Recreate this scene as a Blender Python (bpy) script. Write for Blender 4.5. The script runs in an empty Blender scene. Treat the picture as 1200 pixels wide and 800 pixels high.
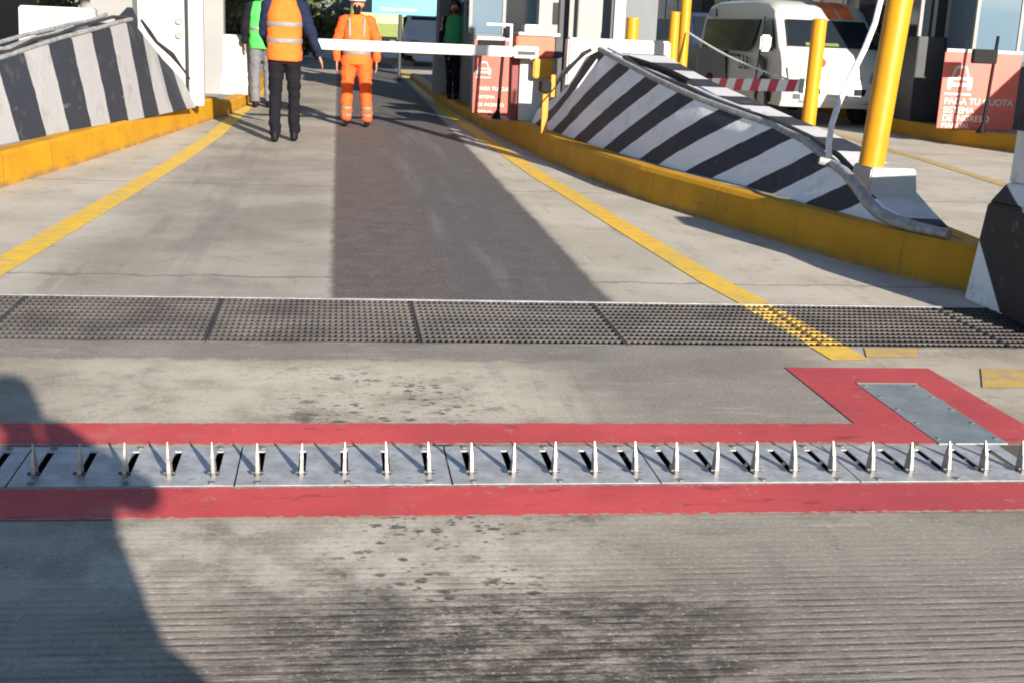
import bpy, bmesh, math, random
from mathutils import Vector, Matrix, noise
random.seed(7)
R = math.radians
scene = bpy.context.scene
C = scene.collection

# ------------------------------------------------------------------ camera
F = 1500.0
CAMZ = 1.5
fwd = Vector((397-600, 390.0, -F)).normalized()
hor = Vector((1, -.044, 0)).normalized()
up = hor.cross(fwd).normalized()
if up.y < 0: up = -up
fwd = (fwd - up*fwd.dot(up)).normalized()
lat = fwd.cross(up)
RM = Matrix((lat, fwd, up))           # world = RM @ cam
def ray(px, py): return RM @ Vector(((px-600)/F, (400-py)/F, -1))
def at(px, py, z=0.0):
    d = ray(px, py); t = (z-CAMZ)/d.z
    return Vector((d.x*t, d.y*t, z))
def atY(px, py, Y):
    d = ray(px, py); t = Y/d.y
    return Vector((d.x*t, Y, CAMZ+d.z*t))
cam = bpy.data.cameras.new('camera'); co = bpy.data.objects.new('camera', cam); C.objects.link(co)
cam.sensor_width = 36; cam.lens = 36*F/1200; cam.clip_start = .05; cam.clip_end = 900
co.matrix_world = Matrix.Translation((0, 0, CAMZ)) @ RM.to_4x4()
scene.camera = co

# ------------------------------------------------------------------ node helper
class NT:
    def __init__(s, name):
        s.m = bpy.data.materials.new(name); s.m.use_nodes = True
        s.t = s.m.node_tree; s.b = s.t.nodes['Principled BSDF']
        s.pos = None
    def n(s, ty, **k):
        nd = s.t.nodes.new(ty)
        for a, v in k.items(): setattr(nd, a, v)
        return nd
    def plug(s, v, sock):
        if isinstance(v, bpy.types.NodeSocket): s.t.links.new(v, sock)
        else: sock.default_value = v
    def math(s, op, a, b=0.0, c=None):
        nd = s.n('ShaderNodeMath', operation=op); s.plug(a, nd.inputs[0]); s.plug(b, nd.inputs[1])
        if c is not None: s.plug(c, nd.inputs[2])
        return nd.outputs[0]
    def P(s, obj=False):
        if obj: return s.n('ShaderNodeTexCoord').outputs['Object']
        if s.pos is None: s.pos = s.n('ShaderNodeNewGeometry').outputs['Position']
        return s.pos
    def xyz(s, v=None):
        nd = s.n('ShaderNodeSeparateXYZ'); s.t.links.new(v or s.P(), nd.inputs[0]); return nd.outputs
    def scale(s, v, sc):
        nd = s.n('ShaderNodeVectorMath', operation='MULTIPLY'); s.t.links.new(v, nd.inputs[0]); nd.inputs[1].default_value = sc
        return nd.outputs[0]
    def noise(s, sc, det=4, rough=.6, vec=None, stretch=None):
        v = vec or s.P()
        if stretch: v = s.scale(v, stretch)
        nd = s.n('ShaderNodeTexNoise'); s.t.links.new(v, nd.inputs['Vector'])
        nd.inputs['Scale'].default_value = sc; nd.inputs['Detail'].default_value = det; nd.inputs['Roughness'].default_value = rough
        return nd.outputs[0]
    def sm(s, v, a, b, lo=0.0, hi=1.0):
        nd = s.n('ShaderNodeMapRange', interpolation_type='SMOOTHSTEP')
        s.plug(v, nd.inputs[0]); nd.inputs[1].default_value = a; nd.inputs[2].default_value = b
        nd.inputs[3].default_value = lo; nd.inputs[4].default_value = hi
        return nd.outputs[0]
    def mix(s, f, a, b, mode='MIX'):
        nd = s.n('ShaderNodeMix', data_type='RGBA', blend_type=mode)
        s.plug(f, nd.inputs[0])
        for v, k in ((a, 6), (b, 7)):
            if isinstance(v, (tuple, list)): v = (*v[:3], 1)
            s.plug(v, nd.inputs[k])
        return nd.outputs[2]
    def bump(s, h, strength=.3, dist=.01, prev=None):
        nd = s.n('ShaderNodeBump'); s.plug(h, nd.inputs['Height']); nd.inputs['Strength'].default_value = strength
        nd.inputs['Distance'].default_value = dist
        if prev is not None: s.t.links.new(prev, nd.inputs['Normal'])
        return nd.outputs[0]
    def out(s, col=None, rough=None, normal=None, metal=None, spec=None):
        if col is not None: s.plug((*col[:3], 1) if isinstance(col, (tuple, list)) else col, s.b.inputs['Base Color'])
        if rough is not None: s.plug(rough, s.b.inputs['Roughness'])
        if metal is not None: s.plug(metal, s.b.inputs['Metallic'])
        if spec is not None: s.b.inputs['Specular IOR Level'].default_value = spec
        if normal is not None: s.t.links.new(normal, s.b.inputs['Normal'])
        return s.m
    def box(s, x, y, x0, x1, y0, y1, sx=.1, sy=.1):
        a = s.math('MULTIPLY', s.sm(x, x0-sx, x0+sx), s.sm(x, x1-sx, x1+sx, 1, 0))
        b = s.math('MULTIPLY', s.sm(y, y0-sy, y0+sy), s.sm(y, y1-sy, y1+sy, 1, 0))
        return s.math('MULTIPLY', a, b)

def plain(name, col, rough=.6, metal=0.0, var=.12, sc=6, spec=.4, bump=.0, dirt=None):
    t = NT(name)
    v = t.sm(t.noise(sc, 5, .65, t.P(True)), .3, .7, 1-var, 1+var*.5)
    c = t.mix(1.0, col, t.n('ShaderNodeCombineColor').outputs[0], 'MIX') if False else None
    cc = t.n('ShaderNodeCombineColor')
    for i in range(3): t.t.links.new(v, cc.inputs[i])
    c = t.mix(1.0, col, cc.outputs[0], 'MULTIPLY')
    if dirt:
        d = t.sm(t.noise(sc*2.5, 8, .7, t.P(True), (1, 1, .35)), .54, .72)
        c = t.mix(t.math('MULTIPLY', d, dirt[1]), c, dirt[0])
    nm = t.bump(t.noise(sc*12, 4, .6, t.P(True)), bump, .004) if bump else None
    return t.out(c, rough, nm, metal, spec)

M = {}
# ---- ground concrete
def ground_mat():
    t = NT('road_concrete'); x, y, z = t.xyz()
    n1 = t.noise(.9, 6, .6); n2 = t.noise(5, 6, .65); nf = t.noise(70, 4, .7)
    streak = t.noise(1.0, 7, .72, None, (2.2, 9, 1)); lstreak = t.noise(1.0, 5, .6, None, (5, .35, 1))
    wob = t.math('MULTIPLY', t.math('SUBTRACT', n2, .5), .5)
    xw = t.math('ADD', x, t.math('MULTIPLY', wob, .4)); yw = t.math('ADD', y, t.math('MULTIPLY', wob, .5))
    # regions of the slabs
    base = t.mix(t.sm(n1, .35, .65), (.37, .335, .28), (.46, .42, .36))
    near = t.mix(t.sm(n1, .38, .62), (.245, .212, .172), (.39, .35, .288))
    lane = t.mix(t.sm(n1, .35, .65), (.225, .2, .17), (.33, .3, .26))
    strip = t.mix(t.sm(n2, .25, .75), (.088, .066, .06), (.122, .1, .093))
    col = t.mix(t.sm(y, 5.9, 6.4), near, base)
    # left half of the lane, worn by tyres
    col = t.mix(t.math('MULTIPLY', t.box(xw, y, -1.55, 0.05, 6.6, 60, .25, .1), .9), col, lane)
    sedge = t.math('ADD', x, t.math('MULTIPLY', t.math('SUBTRACT', t.noise(5, 6, .7), .5), .09))
    col = t.mix(t.box(sedge, y, -.03, 1.5, 6.0, 70, .03, .05), col, strip)
    col = t.mix(t.math('MULTIPLY', t.box(sedge, yw, .62, 1.5, 6.0, 70, .12, .05), .55), col, (.075, .078, .088))
    # polished lighter tracks in strip
    trk = t.math('MULTIPLY', t.box(xw, y, .55, 1.25, 6.8, 30, .25, .4), t.sm(lstreak, .5, .75))
    col = t.mix(t.math('MULTIPLY', trk, .35), col, (.24, .23, .23))
    # tyre darkening left part
    ty = t.math('MULTIPLY', t.box(xw, y, -1.2, -.55, 6.8, 30, .18, .5), t.sm(lstreak, .4, .7))
    col = t.mix(t.math('MULTIPLY', ty, .4), col, (.12, .115, .11))
    # the darker grey right side of the near slab
    col = t.mix(t.math('MULTIPLY', t.box(xw, yw, .95, 2.2, 4.4, 6.0, .3, .15), .65), col, (.16, .15, .14))
    col = t.mix(t.math('MULTIPLY', t.box(xw, yw, 1.0, 5, -1, 3.75, .35, .2), .6), col, (.17, .155, .138))
    col = t.mix(t.math('MULTIPLY', t.box(xw, yw, -5, 5, -1, 3.2, .3, .25), .4), col, (.17, .15, .13))
    # dark band next to drain
    col = t.mix(t.math('MULTIPLY', t.box(xw, yw, -4, 1.25, 5.5, 6.2, .25, .035), .6), col, (.13, .12, .115))
    # brownish left far
    # streaks
    fade = t.sm(y, 7.5, 5.5)
    fade = t.math('ADD', t.math('MULTIPLY', fade, .85), .15)
    col = t.mix(t.math('MULTIPLY', t.math('MULTIPLY', t.sm(streak, .52, .72), .45), fade), col, (.14, .125, .11))
    col = t.mix(t.math('MULTIPLY', t.math('MULTIPLY', t.sm(streak, .46, .3), .35), fade), col, (.48, .45, .39))
    # dusty pale centre and broad soft blotches
    du = t.math('MULTIPLY', t.box(xw, yw, -1.1, .95, 4.62, 5.42, .35, .12), t.sm(n2, .3, .55))
    col = t.mix(t.math('MULTIPLY', du, .6), col, (.5, .46, .38))
    du2 = t.math('MULTIPLY', t.box(xw, yw, -.8, .75, 3.15, 3.66, .3, .1), t.sm(n2, .38, .6))
    col = t.mix(t.math('MULTIPLY', du2, .6), col, (.48, .45, .39))
    bl = t.noise(3.4, 9, .85)
    col = t.mix(t.math('MULTIPLY', t.sm(bl, .53, .62), .4), col, (.15, .135, .12))
    # old tyre marks running along the lane
    tm = t.math('MULTIPLY', t.sm(t.noise(1, 4, .6, None, (7, .5, 1)), .56, .7), t.sm(t.noise(1.1, 3, .5), .4, .6))
    col = t.mix(t.math('MULTIPLY', tm, .28), col, (.1, .092, .085))
    # big oily stain at the bottom
    st = t.math('MULTIPLY', t.box(xw, yw, -.25, 1.15, 1.8, 3.13, .28, .12), t.sm(t.noise(5.5, 9, .85, None, (1, 1.8, 1)), .42, .56))
    col = t.mix(t.math('MULTIPLY', st, .92), col, (.055, .046, .041))
    st2 = t.math('MULTIPLY', t.box(xw, yw, 0.02, .2, 2.5, 3.2, .05, .08), t.sm(n2, .3, .55))
    col = t.mix(t.math('MULTIPLY', st2, .55), col, (.05, .045, .045))
    # droplets of oil: three sizes, soaked edges, clustered
    cl = t.math('MULTIPLY', t.box(t.math('ADD', xw, t.math('MULTIPLY', t.math('SUBTRACT', y, 4.0), .12)), y, -.1, .7, 2.5, 5.3, .25, .3), t.sm(t.noise(2.3, 3, .6), .38, .5))
    cl2 = t.math('MULTIPLY', t.sm(y, 6, 5), t.sm(t.noise(1.3, 2, .5), .56, .64))
    for sc_, r0, r1, am, msk in (((8, 12, 1), .28, .44, .92, cl), ((17, 26, 1), .28, .46, .88, cl), ((34, 48, 1), .2, .42, .75, cl), ((5, 8, 1), .02, .16, .8, cl2), ((21, 30, 1), .04, .26, .6, cl2)):
        vo = t.n('ShaderNodeTexVoronoi'); t.t.links.new(t.scale(t.P(), sc_), vo.inputs['Vector']); vo.inputs['Scale'].default_value = 1.0
        rnd = t.n('ShaderNodeSeparateColor'); t.t.links.new(vo.outputs['Color'], rnd.inputs[0])
        dd = t.math('ADD', vo.outputs['Distance'], t.math('MULTIPLY', t.math('SUBTRACT', t.noise(55, 4, .7), .5), .7))
        dd = t.math('ADD', dd, t.math('MULTIPLY', rnd.outputs[0], .32))
        dr = t.sm(dd, r0, r1, 1, 0)
        col = t.mix(t.math('MULTIPLY', t.math('MULTIPLY', dr, msk), am), col, (.052, .047, .044))
    # tined grooves, crossing the road
    gy = t.math('ADD', y, t.math('MULTIPLY', t.noise(1.0, 3, .5, None, (.9, 4, 1)), .018))
    s1 = t.math('SINE', t.math('MULTIPLY', gy, 2*math.pi/.036))
    gr = t.math('MULTIPLY', t.sm(t.math('ADD', s1, t.math('MULTIPLY', t.math('SUBTRACT', nf, .5), 1.2)), -.2, 1.0), t.sm(t.noise(1, 6, .8, None, (5, 16, 1)), .36, .6))
    gmask = t.math('ADD', t.sm(t.math('ADD', y, t.math('MULTIPLY', wob, 1.2)), 3.45, 2.75), .12)
    gmask = t.math('MULTIPLY', gmask, t.sm(y, 5.9, 5.5))
    g = t.math('MULTIPLY', gr, gmask)
    col = t.mix(t.math('MULTIPLY', g, .38), col, (.07, .062, .055))
    # aggregate speckle
    col = t.mix(t.math('MULTIPLY', t.sm(nf, .56, .68), .45), col, (.55, .52, .46))
    col = t.mix(t.math('MULTIPLY', t.sm(nf, .44, .32), .5), col, (.08, .072, .065))
    # slab joint at 7.2
    jw = t.math('ABSOLUTE', t.math('SUBTRACT', yw, 7.28))
    col = t.mix(t.math('MULTIPLY', t.sm(jw, .012, .035, 1, 0), .5), col, (.1, .09, .085))
    j2 = t.math('MINIMUM', t.math('ABSOLUTE', t.math('SUBTRACT', t.math('MODULO', t.math('ADD', y, .3), 4.6), 2.3)), 1)
    col = t.mix(t.math('MULTIPLY', t.math('MULTIPLY', t.sm(j2, .01, .03, 1, 0), t.sm(y, 8, 9)), .5), col, (.09, .08, .075))
    h = t.math('SUBTRACT', t.math('ADD', t.math('MULTIPLY', nf, .25), t.math('MULTIPLY', streak, .4)), t.math('MULTIPLY', g, .8))
    nm = t.bump(h, .55, .006)
    return t.out(col, t.sm(n2, .2, .8, .7, .95), nm, 0, .25)
M['road'] = ground_mat()

def paint(name, c1, c2, wearcol=(.27, .25, .21), wear=.6, lo=.56, hi=.66, dirt=.5):
    t = NT(name)
    n = t.noise(9, 7, .7); big = t.noise(1.6, 4, .6)
    c = t.mix(t.sm(big, .3, .7), c1, c2)
    c = t.mix(t.math('MULTIPLY', t.sm(t.noise(1, 6, .7, None, (3, 16, 1)), .52, .72), dirt), c, tuple(v*.35+.03 for v in c1))
    c = t.mix(t.math('MULTIPLY', t.sm(n, lo, hi), wear), c, wearcol)
    nm = t.bump(t.noise(60, 4, .7), .35, .004)
    return t.out(c, .65, nm, 0, .35)
def redm():
    t = NT('red_road_paint'); x, y, z = t.xyz(); n = t.noise(9, 7, .7); fine = t.noise(45, 5, .75)
    c = t.mix(t.sm(t.noise(1.3, 4, .6), .35, .65), (.53, .072, .075), (.4, .055, .06))
    c = t.mix(t.math('MULTIPLY', t.sm(t.math('ADD', x, t.math('MULTIPLY', t.noise(2, 3), .8)), .9, 2.6), .45), c, (.27, .045, .055))
    c = t.mix(t.math('MULTIPLY', t.sm(t.noise(1, 7, .78, None, (3.5, 11, 1)), .56, .68), .75), c, (.1, .03, .03))
    c = t.mix(t.math('MULTIPLY', t.sm(t.noise(2.2, 4, .6), .55, .75), .4), c, (.45, .2, .17))
    w = t.math('MULTIPLY', t.sm(t.math('ADD', t.math('MULTIPLY', n, .6), t.math('MULTIPLY', fine, .4)), .57, .64), .75)
    e = None
    for v in (3.672, 3.93, 4.352, 4.592):
        d = t.math('ABSOLUTE', t.math('SUBTRACT', y, v)); e = d if e is None else t.math('MINIMUM', e, d)
    e = t.math('ADD', e, t.math('MULTIPLY', t.math('MULTIPLY', t.sm(x, 2.0, 2.03), t.sm(y, 4.0, 4.1)), .2))
    e = t.math('SUBTRACT', e, t.math('MULTIPLY', t.math('SUBTRACT', t.noise(28, 6, .75), .48), .075))
    w = t.math('MAXIMUM', w, t.sm(e, .006, .0, 0, 1))
    c = t.mix(w, c, (.3, .27, .225))
    return t.out(c, .7, t.bump(t.math('ADD', fine, t.math('MULTIPLY', w, -.6)), .4, .004), 0, .3)
M['red_paint'] = redm()
M['yellow_line'] = paint('yellow_road_paint', (.7, .43, .04), (.6, .4, .07), wear=.5, lo=.5)
M['yellow_faded'] = paint('faded_yellow_paint', (.55, .33, .06), (.42, .3, .12), wear=.8, lo=.45)
def kerbm():
    t = NT('kerb_yellow'); n = t.noise(2.2, 5, .6); z = t.xyz()[2]
    c = t.mix(t.sm(n, .3, .7), (.5, .25, .006), (.41, .2, .006))
    c = t.mix(t.math('MULTIPLY', t.sm(t.noise(7, 8, .75), .55, .72), .55), c, (.2, .12, .05))
    c = t.mix(t.math('MULTIPLY', t.math('MULTIPLY', t.sm(z, .07, .01), t.sm(t.noise(4, 4, .7), .35, .6)), .6), c, (.12, .1, .08))
    y = t.xyz()[1]
    jn = t.math('ABSOLUTE', t.math('SUBTRACT', t.math('FRACT', t.math('DIVIDE', t.math('ADD', y, 50), 1.02)), .5))
    c = t.mix(t.math('MULTIPLY', t.sm(jn, .004, .012, 1, 0), .3), c, (.2, .11, .02))
    sc = t.math('MULTIPLY', t.sm(t.noise(1, 6, .75, None, (6, 1.1, 22)), .6, .7), t.sm(z, .26, .12))
    c = t.mix(t.math('MULTIPLY', sc, .7), c, (.07, .055, .04))
    ch = t.math('MULTIPLY', t.sm(t.noise(11, 6, .75), .66, .7), t.sm(z, .2, .27))
    c = t.mix(t.math('MULTIPLY', ch, .8), c, (.3, .27, .22))
    return t.out(c, .65, t.bump(t.math('SUBTRACT', t.noise(25, 6, .7), t.math('MULTIPLY', t.math('ADD', ch, t.sm(jn, .004, .012, 1, 0)), .7)), .6, .01), 0, .3)
M['kerb'] = kerbm()
M['island'] = plain('island_concrete', (.27, .25, .22), .9, var=.35, sc=3, bump=.5, dirt=((.1, .09, .08), .6))
M['pit'] = plain('pit_dark', (.03, .028, .026), .95)
M['steel'] = plain('galvanised_steel', (.42, .435, .455), .5, .4, var=.3, sc=9, bump=.2, dirt=((.13, .12, .115), .65))
M['spike'] = plain('spike_steel', (.3, .29, .28), .42, .55, var=.3, sc=30, dirt=((.12, .08, .05), .5))
M['bolt'] = plain('dirty_bolt_steel', (.16, .155, .15), .6, .3)
M['cover'] = plain('cover_steel', (.25, .29, .31), .5, .45, var=.25, sc=5, dirt=((.12, .12, .12), .5), bump=.12)
M['dark_steel'] = plain('dark_steel', (.06, .06, .06), .55, .5)
M['white'] = plain('white_paint', (.4, .395, .375), .5, var=.08, sc=3, dirt=((.4, .37, .32), .35))
M['white_clean'] = plain('white_metal', (.44, .44, .435), .4, var=.05, sc=3)
M['grey_wall'] = plain('grey_panel', (.1, .11, .125), .55, var=.1, sc=2)  # grey darkened so the colour carries the shade on the booths
M['lgrey'] = plain('light_grey_panel', (.22, .22, .22), .55, var=.08, sc=2)  # also darkened, standing in for shade on columns and frames
M['dgrey'] = plain('dark_grey_panel', (.04, .043, .048), .6, var=.15, sc=3)
M['black'] = plain('black_plastic', (.006, .006, .007), .6, var=.1, spec=.15)
M['yellow'] = plain('yellow_post_paint', (.47, .215, .004), .42, var=.1, sc=4, dirt=((.3, .16, .03), .5))
M['redbox'] = plain('red_box_paint', (.66, .1, .05), .45, var=.08)
M['sign_red'] = plain('sign_red', (.5, .1, .075), .5, var=.06)
M['sign_pink'] = plain('sign_pale', (.85, .7, .66), .5, var=.04)
M['sign_blue'] = plain('sign_blue', (.1, .42, .72), .5, var=.25, sc=1.5)
M['orange'] = plain('orange_stripe', (.75, .17, .04), .5, var=.05)
M['hivis_orange'] = plain('hivis_orange', (.8, .12, .01), .8, var=.1, sc=8)
M['cover_orange'] = plain('coverall_orange', (.8, .09, .012), .85, var=.12, sc=8)
M['hivis_green'] = plain('hivis_green', (.06, .5, .08), .8, var=.1, sc=8)
M['green_top'] = plain('green_top', (.03, .24, .09), .85, var=.12, sc=8)
M['reflect'] = plain('reflective_tape', (.17, .165, .155), .5, var=.1)
M['navy'] = plain('navy_cloth', (.012, .018, .042), .9, var=.2, sc=8, spec=.1)
M['blackcloth'] = plain('black_cloth', (.009, .009, .012), .9, var=.2, sc=8, spec=.1)
M['greycloth'] = plain('grey_cloth', (.12, .12, .135), .85, var=.15, sc=8)
M['skin'] = plain('skin', (.38, .19, .12), .55, var=.06)
M['hair'] = plain('hair', (.012, .01, .009), .5)
M['rubber'] = plain('tyre_rubber', (.02, .02, .02), .8)
M['rim'] = plain('wheel_rim', (.4, .4, .41), .35, .7)
def glass(name, col, rough=.08):
    t = NT(name); return t.out(col, rough, None, 0, .4)
M['glass'] = glass('dark_window_glass', (.012, .017, .025))
M['blueglass'] = glass('booth_glass', (.1, .15, .2), .12)
M['van_white'] = plain('van_white', (.5, .5, .49), .28, var=.05, spec=.6)
M['van_navy'] = plain('van_navy', (.02, .03, .06), .3, var=.15, spec=.6)
M['car_lime'] = plain('bus_lime', (.16, .2, .05), .35, spec=.6)
M['bark'] = plain('bark', (.08, .06, .04), .9, bump=.6)
def leafm():
    t = NT('leaves'); c = t.mix(t.sm(t.noise(1.2, 4), .3, .7), (.035, .055, .02), (.1, .11, .045)); return t.out(c, .7)
M['leaf'] = leafm()
M['hose'] = plain('grey_conduit', (.3, .3, .31), .5, .2, var=.35, sc=15, dirt=((.08, .08, .08), .6))
M['hose_white'] = plain('white_cable_sleeve', (.6, .6, .6), .5, var=.2, sc=15)

def stripes(name, period, lean, phase, z0=0.28, duty=.5, dirt=.45, wv=.74):
    """painted diagonal bands on a barrier: the pattern runs along Y and leans with height"""
    t = NT(name); x, y, z = t.xyz()
    wob = t.math('MULTIPLY', t.math('SUBTRACT', t.noise(6, 3, .5), .5), .05)
    v = t.math('ADD', t.math('ADD', y, t.math('MULTIPLY', t.math('SUBTRACT', z, z0), lean)), wob)
    fr = t.math('FRACT', t.math('DIVIDE', t.math('ADD', v, phase+100*period), period))
    m = t.math('MULTIPLY', t.sm(fr, 0, .015), t.sm(fr, duty-.008, duty+.008, 1, 0))
    n = t.noise(4, 7, .7)
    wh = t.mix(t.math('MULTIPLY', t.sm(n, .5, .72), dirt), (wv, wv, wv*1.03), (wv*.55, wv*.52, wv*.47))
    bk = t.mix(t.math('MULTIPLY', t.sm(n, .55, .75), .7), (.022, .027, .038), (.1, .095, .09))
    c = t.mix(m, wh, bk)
    # scrapes where cars have hit it
    sc = t.math('MULTIPLY', t.sm(t.noise(1, 6, .75, None, (3, 1.2, 9)), .64, .72), .35)
    c = t.mix(sc, c, (.3, .28, .26))
    return t.out(c, .6, t.bump(t.noise(14, 7, .7), .55, .01), 0, .35)
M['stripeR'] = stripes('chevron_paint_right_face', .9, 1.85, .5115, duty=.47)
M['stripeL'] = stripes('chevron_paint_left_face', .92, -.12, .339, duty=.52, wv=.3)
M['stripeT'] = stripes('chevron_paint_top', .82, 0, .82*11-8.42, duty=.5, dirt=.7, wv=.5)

# ------------------------------------------------------------------ mesh builder
def rootloc(o):
    while o.parent: o = o.parent
    return o
class MB:
    def __init__(s): s.v = []; s.f = []; s.smooth = False
    def add(s, vs, fs):
        o = len(s.v); s.v += [Vector(v) for v in vs]; s.f += [tuple(i+o for i in f) for f in fs]; return s
    def box(s, x0, x1, y0, y1, z0, z1):
        return s.hexa([(x0, y0), (x1, y0), (x1, y1), (x0, y1)], z0, [(x0, y0), (x1, y0), (x1, y1), (x0, y1)], z1)
    def hexa(s, b, z0, t, z1):
        n = len(b)
        zz0 = z0 if isinstance(z0, (list, tuple)) else [z0]*n
        zz1 = z1 if isinstance(z1, (list, tuple)) else [z1]*n
        vs = [(b[i][0], b[i][1], zz0[i]) for i in range(n)]+[(t[i][0], t[i][1], zz1[i]) for i in range(n)]
        return s.add(vs, [tuple(range(n))[::-1], tuple(range(n, 2*n))]+[(i, (i+1) % n, n+(i+1) % n, n+i) for i in range(n)])
    def obox(s, c, dx, dy, dz, rz=0, M_=None):
        m = Matrix.Translation(c) @ (M_.to_4x4() if M_ else Matrix.Rotation(rz, 4, 'Z'))
        vs = [m @ Vector((a*dx/2, b*dy/2, c_*dz/2)) for c_ in (-1, 1) for a, b in ((-1, -1), (1, -1), (1, 1), (-1, 1))]
        return s.add(vs, [(3, 2, 1, 0), (4, 5, 6, 7)]+[(i, (i+1) % 4, 4+(i+1) % 4, 4+i) for i in range(4)])
    def quad(s, a, b, c, d): return s.add([a, b, c, d], [(0, 1, 2, 3)])
    def tube(s, pts, r, n=12, cap=True, sx=1.0):
        pts = [Vector(p) for p in pts]; rr = r if isinstance(r, (list, tuple)) else [r]*len(pts)
        rings = []; ref = None
        for i, p in enumerate(pts):
            d = (pts[min(i+1, len(pts)-1)]-pts[max(i-1, 0)]).normalized()
            if ref is None: ref = Vector((1, 0, 0)) if abs(d.x) < .9 else Vector((0, 1, 0))
            a = (ref-d*ref.dot(d)).normalized(); b = d.cross(a); ref = a
            rings.append([p+(a*math.cos(2*math.pi*k/n)*sx+b*math.sin(2*math.pi*k/n))*rr[i] for k in range(n)])
        return s.loft(rings, cap)
    def loft(s, rings, cap=True):
        n = len(rings[0]); vs = [v for r in rings for v in r]; fs = []
        for i in range(len(rings)-1):
            for k in range(n): fs.append((i*n+k, i*n+(k+1) % n, (i+1)*n+(k+1) % n, (i+1)*n+k))
        if cap: fs += [tuple(range(n))[::-1], tuple(range((len(rings)-1)*n, len(rings)*n))]
        return s.add(vs, fs)
    def caps(s, p0, r0, p1, r1, n=14, flat=None):
        """tapered capsule"""
        p0, p1 = Vector(p0), Vector(p1); d = (p1-p0); L = d.length or 1e-4; d = d/L if L > 1e-4 else Vector((0, 0, 1))
        pts = []; rr = []
        for k in range(1, 6):
            a = math.pi/2*(1-k/5); pts.append(p0-d*r0*math.sin(a)); rr.append(max(r0*math.cos(a), .001))
        for k in range(0, 5):
            a = math.pi/2*(k/5); pts.append(p1+d*r1*math.sin(a)); rr.append(max(r1*math.cos(a), .001))
        o = len(s.v); s.tube(pts, rr, n)
        if flat:
            ax, k = flat; ax = Vector(ax); c = (p0+p1)/2
            for i in range(o, len(s.v)):
                w = (s.v[i]-c).dot(ax); s.v[i] += ax*w*(k-1)
        return s
    def build(s, name, mat, parent=None, loc=None, bevel=0, smooth=False, seg=2):
        if parent is not None: off = rootloc(parent).location
        else: off = Vector(loc) if loc is not None else Vector((0, 0, 0))
        me = bpy.data.meshes.new(name); me.from_pydata([v-off for v in s.v], [], s.f); me.update()
        bm = bmesh.new(); bm.from_mesh(me)
        bmesh.ops.recalc_face_normals(bm, faces=bm.faces)
        if bevel:
            es = [e for e in bm.edges if len(e.link_faces) == 2 and e.calc_face_angle(0) > .5]
            bmesh.ops.bevel(bm, geom=es, offset=bevel, segments=seg, affect='EDGES', clamp_overlap=True)
        if smooth:
            for f in bm.faces: f.smooth = True
            for e in bm.edges:
                if len(e.link_faces) == 2 and e.calc_face_angle(0) > .7: e.smooth = False
        bm.to_mesh(me); bm.free()
        for m in (mat if isinstance(mat, (list, tuple)) else [mat]): me.materials.append(m)
        o = bpy.data.objects.new(name, me); C.objects.link(o)
        if parent is not None: o.parent = parent
        else: o.location = off
        return o
def tag(o, label=None, cat=None, group=None, kind=None):
    if label: o['label'] = label
    if cat: o['category'] = cat
    if group: o['group'] = group
    if kind: o['kind'] = kind
    return o
def thing(name, label, cat, loc=(0, 0, 0), group=None, rz=0):
    o = bpy.data.objects.new(name, None); C.objects.link(o); o.location = loc; o.rotation_euler.z = rz
    return tag(o, label, cat, group)
def kids(o): return list(o.children)
def copy_tree(o, parent=None):
    c = o.copy(); C.objects.link(c)
    if parent is not None: c.parent = parent
    for k in kids(o): copy_tree(k, c)
    return c
def interp(Y, pts):
    pts = sorted(pts, key=lambda p: p[1])
    if Y <= pts[0][1]: return pts[0][0]
    for a, b in zip(pts, pts[1:]):
        if Y <= b[1]: return a[0]+(b[0]-a[0])*(Y-a[1])/(b[1]-a[1])
    return pts[-1][0]
def text(s, size, mat, parent, name='lettering', M_=None, extrude=.002, bold=0.0, align='LEFT'):
    cu = bpy.data.curves.new(name, 'FONT'); cu.body = s; cu.size = size; cu.extrude = extrude; cu.offset = bold; cu.align_x = align
    to = bpy.data.objects.new(name, cu); C.objects.link(to)
    dg = bpy.context.evaluated_depsgraph_get(); me = bpy.data.meshes.new_from_object(to.evaluated_get(dg))
    bpy.data.objects.remove(to)
    off = rootloc(parent).location
    me.transform(Matrix.Translation(-off) @ M_)
    me.materials.clear(); me.materials.append(mat)
    o = bpy.data.objects.new(name, me); C.objects.link(o); o.parent = parent
    return o

# ------------------------------------------------------------------ people
def remesh(m, voxel, name, mat, parent, fold=0.0, sm=2, fs=9.0):
    me = bpy.data.meshes.new(name); me.from_pydata(m.v, [], m.f); me.update()
    o = bpy.data.objects.new(name, me); C.objects.link(o)
    r_ = o.modifiers.new('r', 'REMESH'); r_.mode = 'VOXEL'; r_.voxel_size = voxel
    s_ = o.modifiers.new('s', 'SMOOTH'); s_.iterations = sm; s_.factor = .5
    dg = bpy.context.evaluated_depsgraph_get(); dg.update()
    nm_ = bpy.data.meshes.new_from_object(o.evaluated_get(dg))
    bpy.data.objects.remove(o)
    if fold:
        nm_.update()
        no = [Vector(q.vector) for q in nm_.vertex_normals]
        for v, vn in zip(nm_.vertices, no):
            k = noise.noise(Vector((v.co.x*fs, v.co.y*fs, v.co.z*fs*1.9)))+.5*noise.noise(Vector((v.co.x*fs*2.3, v.co.y*fs*2.3, v.co.z*fs*3.5)))
            v.co += vn*k*fold
    for p in nm_.polygons: p.use_smooth = True
    nm_.materials.clear(); nm_.materials.append(mat)
    nm_.name = name
    ob = bpy.data.objects.new(name, nm_); C.objects.link(ob); ob.parent = parent
    return ob
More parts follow.
